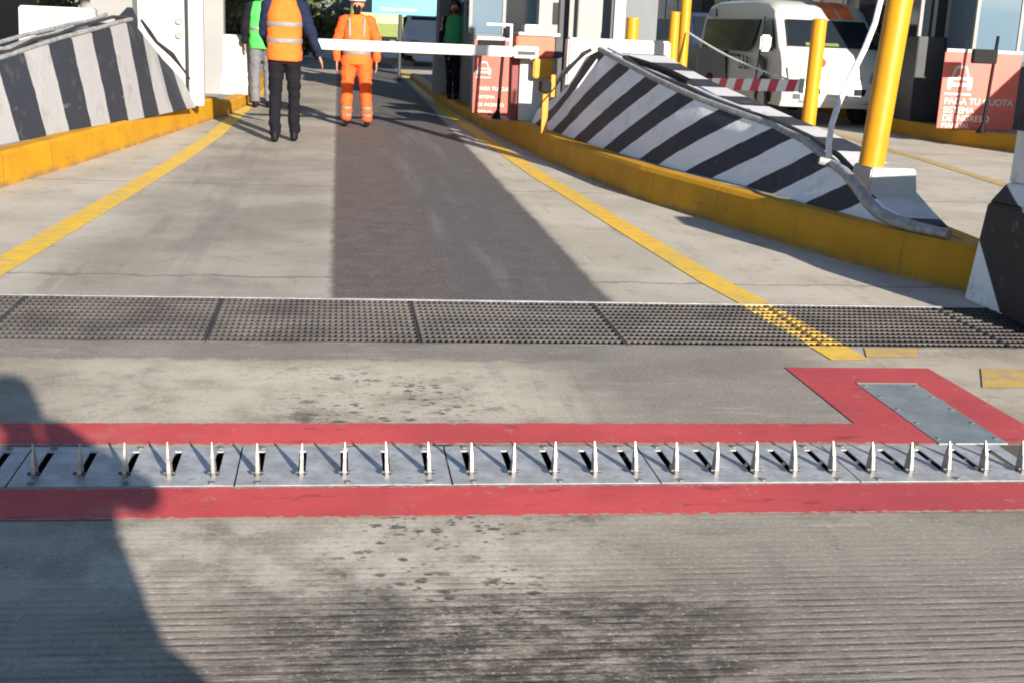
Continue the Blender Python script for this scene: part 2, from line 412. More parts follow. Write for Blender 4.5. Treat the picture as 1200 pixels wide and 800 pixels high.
def torso_rings(m, spec, n=20):
    rings = []
    for (z, rx, ry, cx, cy) in spec:
        rings.append([Vector((cx+rx*math.copysign(abs(math.cos(a))**.8, math.cos(a)), cy+ry*math.copysign(abs(math.sin(a))**.9, math.sin(a)), z)) for a in [2*math.pi*k/n for k in range(n)]])
    m.loft(rings)
def person(label, loc, rz, s, J, cl, slim=1.0):
    """J: joints (local, facing +Y). cl: clothing spec"""
    root = thing('person', label, 'person', loc, rz=rz); root.scale = (s, s, s)
    D = dict(hipL=(-.09, 0, .92), kneeL=(-.1, .01, .5), ankL=(-.1, -.02, .09), hipR=(.09, 0, .92), kneeR=(.1, .01, .5), ankR=(.1, -.02, .09),
             shL=(-.185, 0, 1.42), elL=(-.235, -.02, 1.14), wrL=(-.25, .04, .9), shR=(.185, 0, 1.42), elR=(.235, -.02, 1.14), wrR=(.25, .04, .9),
             neck=(0, -.01, 1.5), head=(0, .02, 1.64), toe=.17)
    D.update(J); V = {k: Vector(v) for k, v in D.items() if k != 'toe'}
    b = MB()
    torso_rings(b, [(.84, .12, .08, 0, 0), (.93, .15*slim, .1, 0, 0), (1.05, .13*slim, .095, 0, 0), (1.2, .145*slim, .1, 0, 0), (1.36, .16*slim, .1, 0, 0), (1.45, .12, .07, 0, -.01), (1.5, .055, .055, 0, -.01)])
    b.caps(V['neck']-Vector((0, 0, .04)), .055, V['head']-Vector((0, .02, .06)), .052)
    h = V['head']
    b.caps(h+Vector((0, -.015, .035)), .082, h+Vector((0, .012, -.01)), .075, 18); b.caps(h+Vector((0, .02, -.04)), .058, h+Vector((0, .045, -.085)), .034)
    b.caps(h+Vector((0, .085, .015)), .01, h+Vector((0, .105, -.022)), .015, 8)
    b.caps(h+Vector((-.03, .08, .03)), .012, h+Vector((.03, .08, .03)), .012, 8); b.caps(h+Vector((-.022, .082, -.058)), .009, h+Vector((.022, .082, -.058)), .009, 8)
    for s_ in (-1, 1): b.caps(h+Vector((s_*.083, -.01, .015)), .016, h+Vector((s_*.083, -.012, -.02)), .012, 8, flat=((1, 0, 0), .6))
    for q in 'LR':
        b.caps(V['hip'+q], .078, V['knee'+q], .05); b.caps(V['knee'+q], .048, V['ank'+q], .034)
        a = V['ank'+q]; b.caps(a-Vector((0, .02, .04)), .034, a+Vector((0, D['toe']*.75, -.06)), .026)
        b.caps(V['sh'+q], .048, V['el'+q], .037); b.caps(V['el'+q], .036, V['wr'+q], .024)
        w = V['wr'+q]; d = (w-V['el'+q]).normalized(); sd = (1 if q == 'R' else -1)
        n_ = Vector((0, 1, 0)); n_ = (n_-d*n_.dot(d)).normalized(); o_ = d.cross(n_)   # palm faces body
        pe = w+d*.085; b.caps(w, .024, pe, .034, 12, flat=(o_, .5))
        for i, ln in enumerate((.062, .075, .078, .07)):
            f0 = pe-n_*.03+n_*.02*i; k1 = f0+d*ln*.55; inw = o_*(-.008*sd); b.caps(f0-d*.02, .0095, k1, .0088, 8); b.caps(k1, .0088, k1+d*ln*.5+inw*1.5-n_*.0, .0075, 8)
        b.caps(w+d*.025+n_*.02, .012, w+d*.06+n_*.048, .0105, 8); b.caps(w+d*.06+n_*.048, .0105, w+d*.092+n_*.05, .009, 8)
    remesh(b, .0072, 'body', M['skin'], root, sm=2)
    # eyes
    for s_ in (-1, 1):
        MBe = MB().caps(h+Vector((s_*.031, .0805, .012)), .0095, h+Vector((s_*.031, .081, .012)), .0095, 10)
        remesh_free(MBe, 'eye', M['white_clean'], root)
        remesh_free(MB().caps(h+Vector((s_*.031, .088, .012)), .0045, h+Vector((s_*.031, .0885, .012)), .0045, 8), 'pupil', M['black'], root)
    # trousers
    tr = MB(); k = cl.get('leg', 1.0)
    torso_rings(tr, [(.82, .13, .095, 0, 0), (.92, .165*slim, .118, 0, -.005), (1.0, .15*slim, .11, 0, 0), (1.06, .14*slim, .105, 0, 0)])
    for q in 'LR':
        tr.caps(V['hip'+q]-Vector((0, 0, .02)), .095*k, V['knee'+q], .07*k); tr.caps(V['knee'+q], .068*k, V['ank'+q]+Vector((0, 0, .03)), .06*k)
    remesh(tr, .011, 'trousers', cl['trousers'], root, fold=.015, fs=6.5)
    for q in 'LR':
        a = V['ank'+q]; sh = MB(); sh.caps(a+Vector((0, -.035, -.045)), .042, a+Vector((0, D['toe']*.8, -.055)), .036, flat=((0, 0, 1), .85)); sh.caps(a+Vector((0, -.02, 0)), .045, a+Vector((0, -.02, -.04)), .045)
        remesh(sh, .01, 'shoe', M[cl.get('shoe', 'black')], root)
    # jacket / shirt with sleeves
    jk = MB()
    torso_rings(jk, [(.93 if cl.get('long') else .98, .168*slim, .125, 0, 0), (1.08, .152*slim, .12, 0, 0), (1.2, .162*slim, .122, 0, 0), (1.34, .178*slim, .122, 0, 0), (1.43, .16*slim, .095, 0, -.01), (1.49, .085, .075, 0, -.01), (1.515, .065, .065, 0, -.01)])
    sk = cl.get('sleeve', 1.0)
    for q in 'LR':
        jk.caps(V['sh'+q]+Vector((-.02 if q == 'R' else .02, 0, -.005)), .072*sk, V['el'+q], .056*sk); jk.caps(V['el'+q], .055*sk, V['wr'+q]-(V['wr'+q]-V['el'+q]).normalized()*.02, .042*sk)
    remesh(jk, .011, 'jacket', cl['jacket'], root, fold=.014, fs=7)
    if 'vest' in cl:
        def vr(z0, z1, e, n=9):
            sp_ = [(.84, .185, .142), (.95, .19, .148), (1.08, .182, .144), (1.2, .184, .144), (1.33, .188, .142), (1.42, .172, .122), (1.48, .135, .1), (1.505, .1, .085)]
            out = []
            zs = sorted(set([z0, z1]+[q[0] for q in sp_ if z0 < q[0] < z1]))
            for z in zs:
                for a_, b_ in zip(sp_, sp_[1:]):
                    if a_[0] <= z <= b_[0]:
                        t_ = (z-a_[0])/(b_[0]-a_[0]); out.append((z, (a_[1]+(b_[1]-a_[1])*t_)*slim+e, a_[2]+(b_[2]-a_[2])*t_+e, 0, -.003)); break
            return out
        vb = cl.get('vest_bottom', .93)
        v = MB(); torso_rings(v, vr(vb, 1.505, 0), 28); ve = remesh(v, .011, 'vest', cl['vest'], root, fold=.008, fs=7)
        for z in cl.get('bands', ()):
            bb = MB(); torso_rings(bb, vr(z-.026, z+.026, .009), 28)
            remesh(bb, .009, 'reflective_band', M['reflect'], root, fold=.004)
        for s_ in (-1, 1):
            if cl.get('braces'):
                for yy in (-.135, .135):
                    bb = MB(); bb.caps((s_*.095, yy*1.03, 1.22), .022, (s_*.1, yy*.85, 1.44), .022, 8, flat=((0, 1, 0), .5))
                    remesh(bb, .008, 'reflective_brace', M['reflect'], root)
    if cl.get('anklebands'):
        for q in 'LR':
            for t_ in (.16, .40):
                p0 = V['ank'+q].lerp(V['knee'+q], t_); d = (V['knee'+q]-V['ank'+q]).normalized()
                bb = MB().tube([p0-d*.02, p0+d*.02], .079 if t_ < .3 else .08, 18); remesh(bb, .008, 'reflective_band', M['reflect'], root)
    hm = cl.get('hat')
    if hm == 'helmet':
        hh = MB(); hh.caps(h+Vector((0, -.01, .055)), .108, h+Vector((0, .005, .058)), .106, 20)
        for i in range(len(hh.v)): hh.v[i].z = max(hh.v[i].z, h.z+.04)
        hh.caps(h+Vector((0, .02, .05)), .125, h+Vector((0, .045, .047)), .115, 20, flat=((0, 0, 1), .09))
        remesh(hh, .008, 'helmet', M['white_clean'], root)
        mk = MB().caps(h+Vector((0, .055, -.045)), .055, h+Vector((0, .05, -.09)), .05, 14); remesh(mk, .008, 'dark_face_cover', M['blackcloth'], root)
    elif hm == 'long':
        hh = MB(); hh.caps(h+Vector((0, -.02, .05)), .096, h+Vector((0, -.035, .0)), .095, 18)
        for s_ in (-1, 1): hh.caps(h+Vector((s_*.072, -.03, .03)), .045, h+Vector((s_*.1, -.03, -.2)), .05)
        hh.caps(h+Vector((0, -.06, 0)), .08, h+Vector((0, -.085, -.22)), .07)
        remesh(hh, .009, 'hair', M['hair'], root, fold=.006)
        mk = MB().caps(h+Vector((0, .04, -.03)), .052, h+Vector((0, .045, -.065)), .045, 14); remesh(mk, .008, 'face_mask', M['blackcloth'], root)
    else:
        hh = MB(); hh.caps(h+Vector((0, -.022, .05)), .09, h+Vector((0, -.04, .0)), .085, 18); remesh(hh, .009, 'hair', M['hair'], root, fold=.004)
    return root
def remesh_free(m, name, mat, root):
    me = bpy.data.meshes.new(name); me.from_pydata(m.v, [], m.f); me.update()
    for p in me.polygons: p.use_smooth = True
    me.materials.append(mat); o = bpy.data.objects.new(name, me); C.objects.link(o); o.parent = root; return o

# A: orange vest, walking away (faces +Y)
person('person in an orange safety vest and dark trousers seen from behind, right arm held out', (-.60, 14.95, 0), 0, 1.05,
       dict(hipL=(-.085, 0, .92), kneeL=(-.1, .02, .5), ankL=(-.1, -.1, .085), hipR=(.085, 0, .92), kneeR=(.1, .03, .5), ankR=(.1, .06, .085),
            shR=(.19, 0, 1.43), elR=(.275, .04, 1.17), wrR=(.36, .14, .93), elL=(-.22, .06, 1.16), wrL=(-.17, .25, 1.0)),
       dict(trousers=M['blackcloth'], jacket=M['navy'], vest=M['hivis_orange'], bands=(1.07, 1.24), vest_bottom=.86, sleeve=1.15, long=True, shoe='black'))
person('person in a bright green vest, black sleeves and grey trousers, left of the orange vest', (-1.13, 19.9, 0), R(10), 1.03,
       dict(elL=(-.25, -.03, 1.15), wrL=(-.24, .03, .92), kneeR=(.09, .05, .5)),
       dict(trousers=M['greycloth'], jacket=M['blackcloth'], vest=M['hivis_green'], bands=(1.12,), vest_bottom=.83, sleeve=1.1, leg=1.05))
person('man in orange coveralls and white hard hat standing behind the lowered arm', (.24, 17.2, 0), R(176), .95,
       dict(hipL=(-.1, 0, .92), kneeL=(-.13, .01, .5), ankL=(-.15, -.02, .09), hipR=(.1, 0, .92), kneeR=(.13, .01, .5), ankR=(.14, -.02, .09), elR=(.27, -.03, 1.16), wrR=(.27, .02, .9), elL=(-.27, -.03, 1.16), wrL=(-.27, .02, .9)),
       dict(trousers=M['cover_orange'], jacket=M['cover_orange'], vest=M['hivis_orange'], vest_bottom=.84, bands=(1.0,), braces=True, sleeve=1.25, leg=1.2, hat='helmet', anklebands=True, long=True))
p = at(530, 116, .13)
person('woman with long dark hair in a green top and black trousers beside the booth', (p.x, p.y, .12), R(172), .90,
       dict(ankL=(-.06, -.02, .09), kneeL=(-.07, .01, .5), ankR=(.06, -.02, .09), kneeR=(.07, .01, .5), elL=(-.25, -.05, 1.18), wrL=(-.2, .08, 1.0)),
       dict(trousers=M['blackcloth'], jacket=M['blackcloth'], vest=M['green_top'], vest_bottom=.9, hat='long', sleeve=.85, leg=.9), slim=.9)
# photographer, whose shadow falls into the picture
person('person taking the picture, known by the shadow whose head is at the left edge', (.52, -.5, 0), R(12), 1.1,
       dict(elR=(.24, .12, 1.31), wrR=(.07, .2, 1.5), elL=(-.29, .1, 1.2), wrL=(-.2, .28, 1.36)),
       dict(trousers=M['navy'], jacket=M['navy'], sleeve=1.15, leg=1.45, long=True))
person('unseen person added behind the one taking the picture to fill the shadow at lower left', (.22, -1.05, 0), R(4), 1.1, {},
       dict(trousers=M['navy'], jacket=M['blackcloth'], sleeve=1.4, leg=1.5, long=True))  # second figure added out of view to widen the cast shadow

# ------------------------------------------------------------------ ground
PL0, PL1 = 3.95, 4.335       # trench of the spike strip
GR0, GR1 = 5.785, 6.72       # drain
XL, XR = -3.2, 3.3
g = MB()
def gq(x0, x1, y0, y1, z=0): g.quad((x0, y0, z), (x1, y0, z), (x1, y1, z), (x0, y1, z))
gq(-300, 300, -200, PL0)
gq(-300, XL, PL0, PL1); gq(XR, 300, PL0, PL1)
gq(-300, 300, PL1, GR0)
gq(-300, -4.5, GR0, GR1); gq(7, 300, GR0, GR1)
gq(-300, 300, GR1, 600)
ground = g.build('ground', M['road']); tag(ground, kind='structure')
def pit(name, x0, x1, y0, y1, d):
    p = MB()
    p.quad((x0, y0, -d), (x1, y0, -d), (x1, y1, -d), (x0, y1, -d))
    p.quad((x0, y0, -d), (x1, y0, -d), (x1, y0, 0), (x0, y0, 0)); p.quad((x0, y1, -d), (x1, y1, -d), (x1, y1, 0), (x0, y1, 0))
    p.quad((x0, y0, -d), (x0, y1, -d), (x0, y1, 0), (x0, y0, 0)); p.quad((x1, y0, -d), (x1, y1, -d), (x1, y1, 0), (x1, y0, 0))
    tag(p.build(name, M['pit']), kind='structure')
pit('drain_channel', -4.5, 7, GR0, GR1, .4)
pit('spike_strip_trench', XL, XR, PL0, PL1, .22)

def sheet(name, pts, mat, z=.004, kind='structure'):
    m = MB(); n = len(pts); m.add([(x, y, z) for x, y in pts], [tuple(range(n))])
    return tag(m.build(name, mat), kind=kind)
def ribbon(name, pts, w, mat, z=.004):
    m = MB(); n = len(pts); L = []
    for i, (x, y) in enumerate(pts):
        a = Vector(pts[max(i-1, 0)]); b = Vector(pts[min(i+1, n-1)]); d = (b-a).normalized(); nn = Vector((-d.y, d.x))
        L.append([(x+nn.x*w/2, y+nn.y*w/2, z), (x-nn.x*w/2, y-nn.y*w/2, z)])
    for a, b in zip(L, L[1:]): m.quad(a[0], a[1], b[1], b[0])
    return tag(m.build(name, mat), kind='structure')
sheet('red_marking', [(-5, 3.685), (4.6, 3.655), (4.6, 3.925), (-5, 3.935)], M['red_paint'])
sheet('red_marking', [(-5, PL1+.012), (2.03, PL1+.012), (2.03, 4.59), (-5, 4.6)], M['red_paint'])
r = MB()   # box round the steel cover
CX0, CX1, CY1 = 2.262, 2.545, 5.155
for q in ([(2.03, PL1+.012), (CX0, PL1+.012), (CX0, 5.41), (2.03, 5.41)], [(CX0, CY1), (CX1, CY1), (CX1, 5.41), (CX0, 5.41)],
          [(CX1, PL1+.012), (2.745, PL1+.012), (2.72, 5.41), (CX1, 5.41)]):
    r.add([(x, y, .004) for x, y in q], [(0, 1, 2, 3)])
tag(r.build('red_marking', M['red_paint']), kind='structure')
yR = [(2.4, 5.55), (2.385, 5.785)]
ribbon('yellow_line', yR, .19, M['yellow_line'])
YRL = [(2.32, 6.735), (2.25, 7.35), (2.15, 9.0), (2.07, 10.47), (1.95, 12.44), (1.86, 15.1), (1.72, 19), (1.65, 24), (1.62, 34)]
ribbon('yellow_line', YRL, .185, M['yellow_line'])
ribbon('yellow_line', [(-2.02, 5.0), (-1.99, 5.785)], .155, M['yellow_faded'])
ribbon('yellow_line', [(-1.95, 6.735), (-1.89, 7.46), (-1.71, 10.04), (-1.55, 12.6), (-1.43, 15.29), (-1.37, 20), (-1.37, 34)], .185, M['yellow_line'])
sheet('yellow_dash', [(2.5, 5.6), (2.76, 5.61), (2.83, 5.775), (2.56, 5.775)], M['yellow_faded'])
sheet('yellow_dash', [(2.83, 5.1), (3.5, 5.1), (3.7, 5.42), (2.98, 5.41)], M['yellow_faded'])
ribbon('yellow_line', [(4.35, 7.2), (4.6, 8.6), (4.85, 10.5), (5.1, 13), (5.25, 17), (5.3, 26)], .17, M['yellow_line'])
ribbon('yellow_line', [(6.9, 12.2), (7.15, 15.0), (7.4, 19), (7.45, 26)], .15, M['yellow_faded'])

# ------------------------------------------------------------------ drain grates
YELX = lambda: None
def grate_mat():
    t = NT('grate_bars'); x, y, z = t.xyz()
    c = t.mix(t.sm(t.noise(3, 5, .6), .3, .7), (.034, .03, .03), (.075, .07, .069))
    c = t.mix(t.math('MULTIPLY', t.sm(t.noise(1.2, 4, .6), .5, .7), .35), c, (.12, .1, .085))
    # yellow line painted straight over the bars
    ed = t.math('ADD', t.math('SUBTRACT', x, t.math('ADD', 2.39, t.math('MULTIPLY', t.math('SUBTRACT', y, 5.785), -.075))), t.math('MULTIPLY', t.math('SUBTRACT', t.noise(30, 4), .5), .06))
    m = t.math('MULTIPLY', t.sm(ed, -.1, -.085), t.sm(ed, .085, .1, 1, 0))
    ed2 = t.math('SUBTRACT', x, t.math('ADD', -1.99, t.math('MULTIPLY', t.math('SUBTRACT', y, 5.785), .03)))
    m2 = t.math('MULTIPLY', t.math('MULTIPLY', t.sm(ed2, -.085, -.07), t.sm(ed2, .07, .085, 1, 0)), .5)
    c = t.mix(t.math('MULTIPLY', t.math('MAXIMUM', m, m2), t.sm(t.noise(16, 5, .75), .36, .6, .1, .85)), c, (.46, .29, .03))
    return t.out(c, .55, t.bump(t.noise(90, 3), .3, .002), .25)
M['grate'] = grate_mat()
PW = .985
def grate_panel(x0, label):
    root = thing('drain_grate', label, 'drain grate', (x0, GR0, 0), 'steel grates over the cross drain')
    y0, y1 = GR0+.012, GR1-.022
    f = MB(); zt = .004
    f.box(x0+.002, x0+.010, y0, y1, -.035, zt); f.box(x0+PW-.010, x0+PW-.001, y0, y1, -.035, zt)
    f.box(x0+.012, x0+PW-.012, y0, y0+.008, -.035, zt); f.box(x0+.012, x0+PW-.012, y1-.008, y1, -.035, zt)
    f.build('frame', M['grate'], root)
    b = MB(); n = 33
    for i in range(1, n):
        x = x0+.012+(PW-.024)*i/n
        b.box(x-.003, x+.003, y0+.008, y1-.008, -.032, .001)
    b.build('bearing_bars', M['grate'], root)
    c = MB(); n = 12
    for i in range(1, n):
        y = y0+.008+(y1-y0-.016)*i/n
        c.box(x0+.012, x0+PW-.012, y-.007, y+.007, -.012, .0045)
    c.build('cross_bars', M['grate'], root)
    return root
lab = ['drain grate farthest left, ending where the left yellow line comes in',
       'drain grate second from the left edge of the view', 'drain grate left of the dark lane strip, before the lighter slab',
       'drain grate in front of the left half of the dark lane strip', 'drain grate in front of the right edge of the dark lane strip',
       'drain grate just left of the one with the yellow line across it', 'drain grate with the yellow line painted across its bars',
       'shaded drain grate in front of the end of the yellow kerb', 'shaded drain grate beneath the black and white end block, rightmost']
gx = [-3.55+i*(PW+.0015) for i in range(8)]
gl = ['drain grate farthest left, beyond the left yellow line', 'drain grate crossed by the faded left yellow line',
      'drain grate left of centre, below the worn left half of the lane', 'drain grate straight below the left edge of the dark lane strip',
      'drain grate below the right edge of the dark lane strip', 'drain grate just left of the yellow line crossing the drain',
      'drain grate with the bright yellow line painted across its bars', 'shaded drain grate beside the black and white end block, rightmost']
for i, x in enumerate(gx): grate_panel(x, gl[i])
e = MB()
e.box(-4.5, 7, GR1-.02, GR1+.006, -.05, .006)
tag(e.build('drain_edge_angle', M['steel']), 'pale steel angle edging along the far side of the cross drain', 'drain edging')

# ------------------------------------------------------------------ spike strip
SEG = .705; SPX = .141
def spike_section():
    root = thing('spike_plate', 'x', 'spike plate', (0, 0, 0), 'galvanised spike plates across the lane')
    y0, y1 = PL0+.004-PL0, PL1-.004-PL0   # local, root at front edge
    w = SEG-.006; slot = .0125; s0, s1 = .095, .335
    p = MB(); xs = [SPX*(i+.5)-.003 for i in range(5)]; zt, zb = .0012, -.004
    # slots lie behind each spike
    cuts = [0]+[v for x in xs for v in (x-slot, x+slot)]+[w]
    for i in range(0, len(cuts), 2): p.box(cuts[i], cuts[i+1], y0, y1, zb, zt)
    for x in xs:
        p.box(x-slot, x+slot, y0, s0, zb, zt); p.box(x-slot, x+slot, s1, y1, zb, zt)
    p.build('plate', M['steel'], root)
    for x in xs:
        s = MB(); prof = [(.076, -.02), (.068, .02), (.074, .07), (.090, .122), (.095, .122), (.108, .07), (.118, .02), (.118, -.02)]
        th = [.0065, .0065, .0052, .0015, .0015, .0052, .0065, .0065]
        n = len(prof); lx = random.uniform(-.06, .06); lz = random.uniform(.93, 1.04)
        vs = [(x-t+lx*max(0, z), y, z*lz) for (y, z), t in zip(prof, th)]+[(x+t+lx*max(0, z), y, z*lz) for (y, z), t in zip(prof, th)]
        s.add(vs, [tuple(range(n)), tuple(range(n, 2*n))[::-1]]+[(i, (i+1) % n, n+(i+1) % n, n+i) for i in range(n)])
        s.build('spike', M['spike'], root, bevel=.0012)
        h = MB(); h.tube([(x-.019, .078, .017), (x+.019, .078, .017)], .006, 8)
        h.build('hinge_pin', M['dark_steel'], root)
    for bx in (.07, .36, .63):
        for by in (.022, .365):
            b = MB(); b.tube([(bx, by, .0), (bx, by, .007)], .011, 6); b.build('bolt', M['bolt'], root)
    return root
sp = spike_section()
names = ['spike plate at the left edge, wholly inside the dark shadow', 'spike plate on the left crossed by the edge of the shadow',
         'first fully sunlit spike plate right of the shadow', 'spike plate in the middle of the row below the dark oil drops',
         'spike plate right of the middle, left of the one below the red corner', 'spike plate with its right seam below the red corner and steel cover',
         'rightmost spike plate meeting the near end of the steel cover']
X0 = -.317-SEG*4
for i in range(8):
    o = sp if i == 0 else copy_tree(sp)
    o.location = (X0+SEG*i, PL0, 0)
nm = ['spike plate beyond the left edge of the view'] + names
cuts_ = ['spike plate farthest left, out in the shadow and mostly cut by the frame',
         'leftmost fully visible spike plate, standing mostly in the shadow of a person']
labs = ['spike plate outermost left, hidden beyond the shadow', 'spike plate in the dark shadow at the left edge of the photo',
        'leftmost complete spike plate, its first spikes in the shadow and the last in sun', 'spike plate left of centre, wholly in sun with straight upright slots',
        'middle spike plate of the row, straight below the dark oil spots', 'spike plate second from the right seam, left of the red corner',
        'spike plate below the red corner, ending at the rightmost slanted seam', 'spike plate touching the grey steel cover, rightmost of the row']
for o, l in zip([o for o in bpy.data.objects if o.name.startswith('spike_plate')], labs): o['label'] = l
# steel cover
root = thing('cover_plate', 'grey steel cover plate framed by the red painted box', 'cover plate', (CX0, PL1, 0))
MB().box(CX0+.003, CX1-.003, PL1+.006, CY1-.003, -.002, .006).build('plate', M['cover'], root)
b0 = MB()
for x in (CX0+.025, CX1-.025):
    for y in (PL1+.06, PL1+.25, PL1+.43, PL1+.61, CY1-.05):
        MB().tube([(x, y, .005), (x, y, .0095)], .009, 8).build('bolt', M['bolt'], root)
MB().box(CX0+.003, CX1-.003, CY1-.012, CY1-.004, .0065, .009).build('edge_strip', M['bolt'], root)

# ------------------------------------------------------------------ kerbs and islands
KR = [(3.86, 6.98), (3.73, 7.2), (3.4, 7.99), (3.07, 9.15), (2.6, 10.95), (2.24, 13.6), (1.93, 17.85), (1.72, 22.9), (1.62, 30)]
KRr = [(4.0, 7.05), (4.05, 8.0), (4.22, 9.1), (4.4, 10.6), (4.6, 13), (4.8, 17), (4.85, 23), (4.85, 30)]
KL = [(-3.6, 7.0), (-3.15, 8.4), (-2.68, 10.4), (-2.43, 11.94), (-2.14, 13.93), (-1.78, 16.5), (-1.5, 18.4), (-1.38, 20.1), (-1.36, 30)]
KLl = [(-3.9, 7.0), (-4.3, 8.4), (-4.6, 10.4), (-4.8, 12), (-4.9, 14), (-5, 17), (-5, 30)]
def kh_r(Y): return .28 if Y < 15.6 else (.28-.15*min(1, (Y-15.6)/1.6))
def kh_l(Y): return .28 if Y < 18.3 else .18
def kerb(name, label, line, other, hf, side):
    """kerb of cast blocks along `line`; side=+1: the island lies on +X"""
    w = .17; m = MB(); rings = []
    pts = []
    for a, b in zip(line, line[1:]):
        n = max(1, int((b[1]-a[1])/.5))
        for i in range(n): pts.append((a[0]+(b[0]-a[0])*i/n, a[1]+(b[1]-a[1])*i/n))
    pts.append(line[-1])
    for i, (x, y) in enumerate(pts):
        a = Vector(pts[max(i-1, 0)]); b = Vector(pts[min(i+1, len(pts)-1)]); d = (b-a).normalized(); nx = Vector((d.y, -d.x))*side
        h = hf(y); j = random.uniform(-.006, .006)
        rings.append([Vector((x, y, -.05)), Vector((x+nx.x*.012, y+nx.y*.012, h-.03+j*.3)), Vector((x+nx.x*.035, y+nx.y*.035, h+j*.4)),
                      Vector((x+nx.x*w, y+nx.y*w, h+j*.4)), Vector((x+nx.x*w, y+nx.y*w, -.05))])
    m.loft(rings); o = m.build(name, M['kerb'], smooth=False)
    return tag(o, label, 'kerb')
kerb('kerb', 'yellow painted kerb along the right side of the lane, shaded face', KR, KRr, kh_r, 1)
kerb('kerb', 'yellow kerb on the far side of the right island, facing the next lane', KRr, KR, lambda y: kh_r(y)-.004, -1)
kerb('kerb', 'bright sunlit yellow kerb along the left side of the lane', KL, KLl, kh_l, -1)
def island(name, a, b, hf, dz=-.012):
    ys = sorted(set([p[1] for p in a]+[p[1] for p in b]+[15.6, 17.2, 18.3, 18.31])); ys = [y for y in ys if a[0][1] <= y <= 30]
    m = MB()
    for y0, y1 in zip(ys, ys[1:]):
        f = lambda Y: ((interp(Y, a), Y, hf(Y)+dz), (interp(Y, b), Y, hf(Y)+dz))
        p, q = f(y0+1e-4), f(y1); m.quad(p[0], p[1], q[1], q[0])
    return tag(m.build(name, M['island']), kind='structure')
island('traffic_island', [(x+.08, y) for x, y in KR], [(x-.08, y) for x, y in KRr], kh_r)
island('traffic_island', [(x+.08, y) for x, y in KLl], [(x-.08, y) for x, y in KL], kh_l)
# far island of the next lane
K2 = [(10.2, 14.6), (9.2, 16.2), (8.15, 18.25), (8.9, 22), (9.0, 30)]
K2a = [(10.1, 12.0), (10.0, 13.8), (9.7, 15.2), (9.14, 16.28), (8.62, 17.3), (8.45, 19), (8.9, 21), (9.05, 30)]
kerb('kerb', 'shaded yellow kerb in front of the red sign across the next lane', K2a, None, lambda y: .22, 1)
m = MB()
for a, b in zip(K2a, K2a[1:]): m.quad((a[0]+.08, a[1], .21), (b[0]+.08, b[1], .21), (14, b[1], .21), (14, a[1], .21))
tag(m.build('traffic_island', M['island']), kind='structure')

# ------------------------------------------------------------------ striped wedge barriers
def jag(v, a=.008): return v+random.uniform(-a, a)
WRb = [(3.66, 7.9), (3.55, 8.15), (3.4, 8.8), (3.24, 9.77), (2.88, 11.0), (2.66, 12.2), (2.5, 13.2), (2.4, 14.0), (2.37, 14.5), (2.31, 15.5)]
WRz = [(.3, 7.9), (.38, 8.2), (.50, 8.6), (.59, 9.0), (.67, 9.4), (.74, 9.9), (.79, 10.4), (.92, 11.4), (1.05, 12.4), (1.19, 13.4), (1.11, 13.8), (.84, 14.3), (.62, 14.9), (.44, 15.45)]
WRr = [(3.98, 7.9), (4.02, 9), (3.8, 10.4), (3.52, 12), (3.4, 13.4), (3.3, 14.6), (2.7, 14.9), (2.6, 15.5)]
def wedge(root, bot, zz, rr, side, ys, M3, z0=.262):
    secs = []
    for Y in ys:
        xb = interp(Y, bot); z = interp(Y, zz); xr = interp(Y, rr)
        lean = min(.2, max(.02, (z-.28)*.5))
        secs.append((Y, xb, xb+side*lean, xr, z))
    face = MB(); top = MB(); core = MB()
    T = .06
    # face slab with real thickness
    rings = []
    for Y, xb, xt, xr, z in secs:
        rings.append([Vector((xb, Y, z0)), Vector((xt, Y, z)), Vector((xt+side*T, Y, z)), Vector((xb+side*T, Y, z0))])
    face.loft(rings)
    rings = []
    for Y, xb, xt, xr, z in secs:
        rings.append([Vector((xt+side*(T+.004), Y, z-.012)), Vector((xr, Y, z-.02)), Vector((xr+side*.06, Y, z0)), Vector((xb+side*(T+.004), Y, z0))])
    core.loft(rings)
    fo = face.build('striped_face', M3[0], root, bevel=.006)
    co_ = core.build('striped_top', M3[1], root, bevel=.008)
    return secs
ys = [7.9, 8.15, 8.4, 8.7, 9.0, 9.4, 9.9, 10.4, 10.9, 11.4, 11.9, 12.4, 12.9, 13.4, 13.8, 14.2, 14.5, 14.9, 15.2, 15.45]
rootR = thing('striped_barrier', 'long black and white striped wedge barrier on the right island, its face in shade', 'barrier', (3.2, 10, .27), 'striped wedge barriers beside the lane')
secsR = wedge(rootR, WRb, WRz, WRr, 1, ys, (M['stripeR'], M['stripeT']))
# broken rail along the ridge
def ridge_rail(root, secs, side, r=.018, dz=.02, off=.03, lo=0, hi=99, name='ridge_rail', mat='hose', wob=.015):
    pts = []
    for Y, xb, xt, xr, z in secs:
        if lo <= Y <= hi: pts.append((xt+side*off+random.uniform(-wob, wob), Y, z+dz+random.uniform(-wob, wob)))
    MB().tube(pts, r, 8).build(name, M[mat], root, smooth=True)
ridge_rail(rootR, secsR, 1, .03, .01, .015, 8.5, 13.5, wob=.005)
ridge_rail(rootR, secsR, 1, .022, .02, .085, 8.7, 13.3, mat='dark_steel')
ridge_rail(rootR, secsR, 1, .05, .03, .15, 11.2, 13.3, mat='black', wob=.03, name='dark_gap_strip')  # black tube painting in the dark shaded gap behind the ridge
ridge_rail(rootR, secsR, 1, .014, .03, .11, 10.2, 13.5, mat='hose_white')
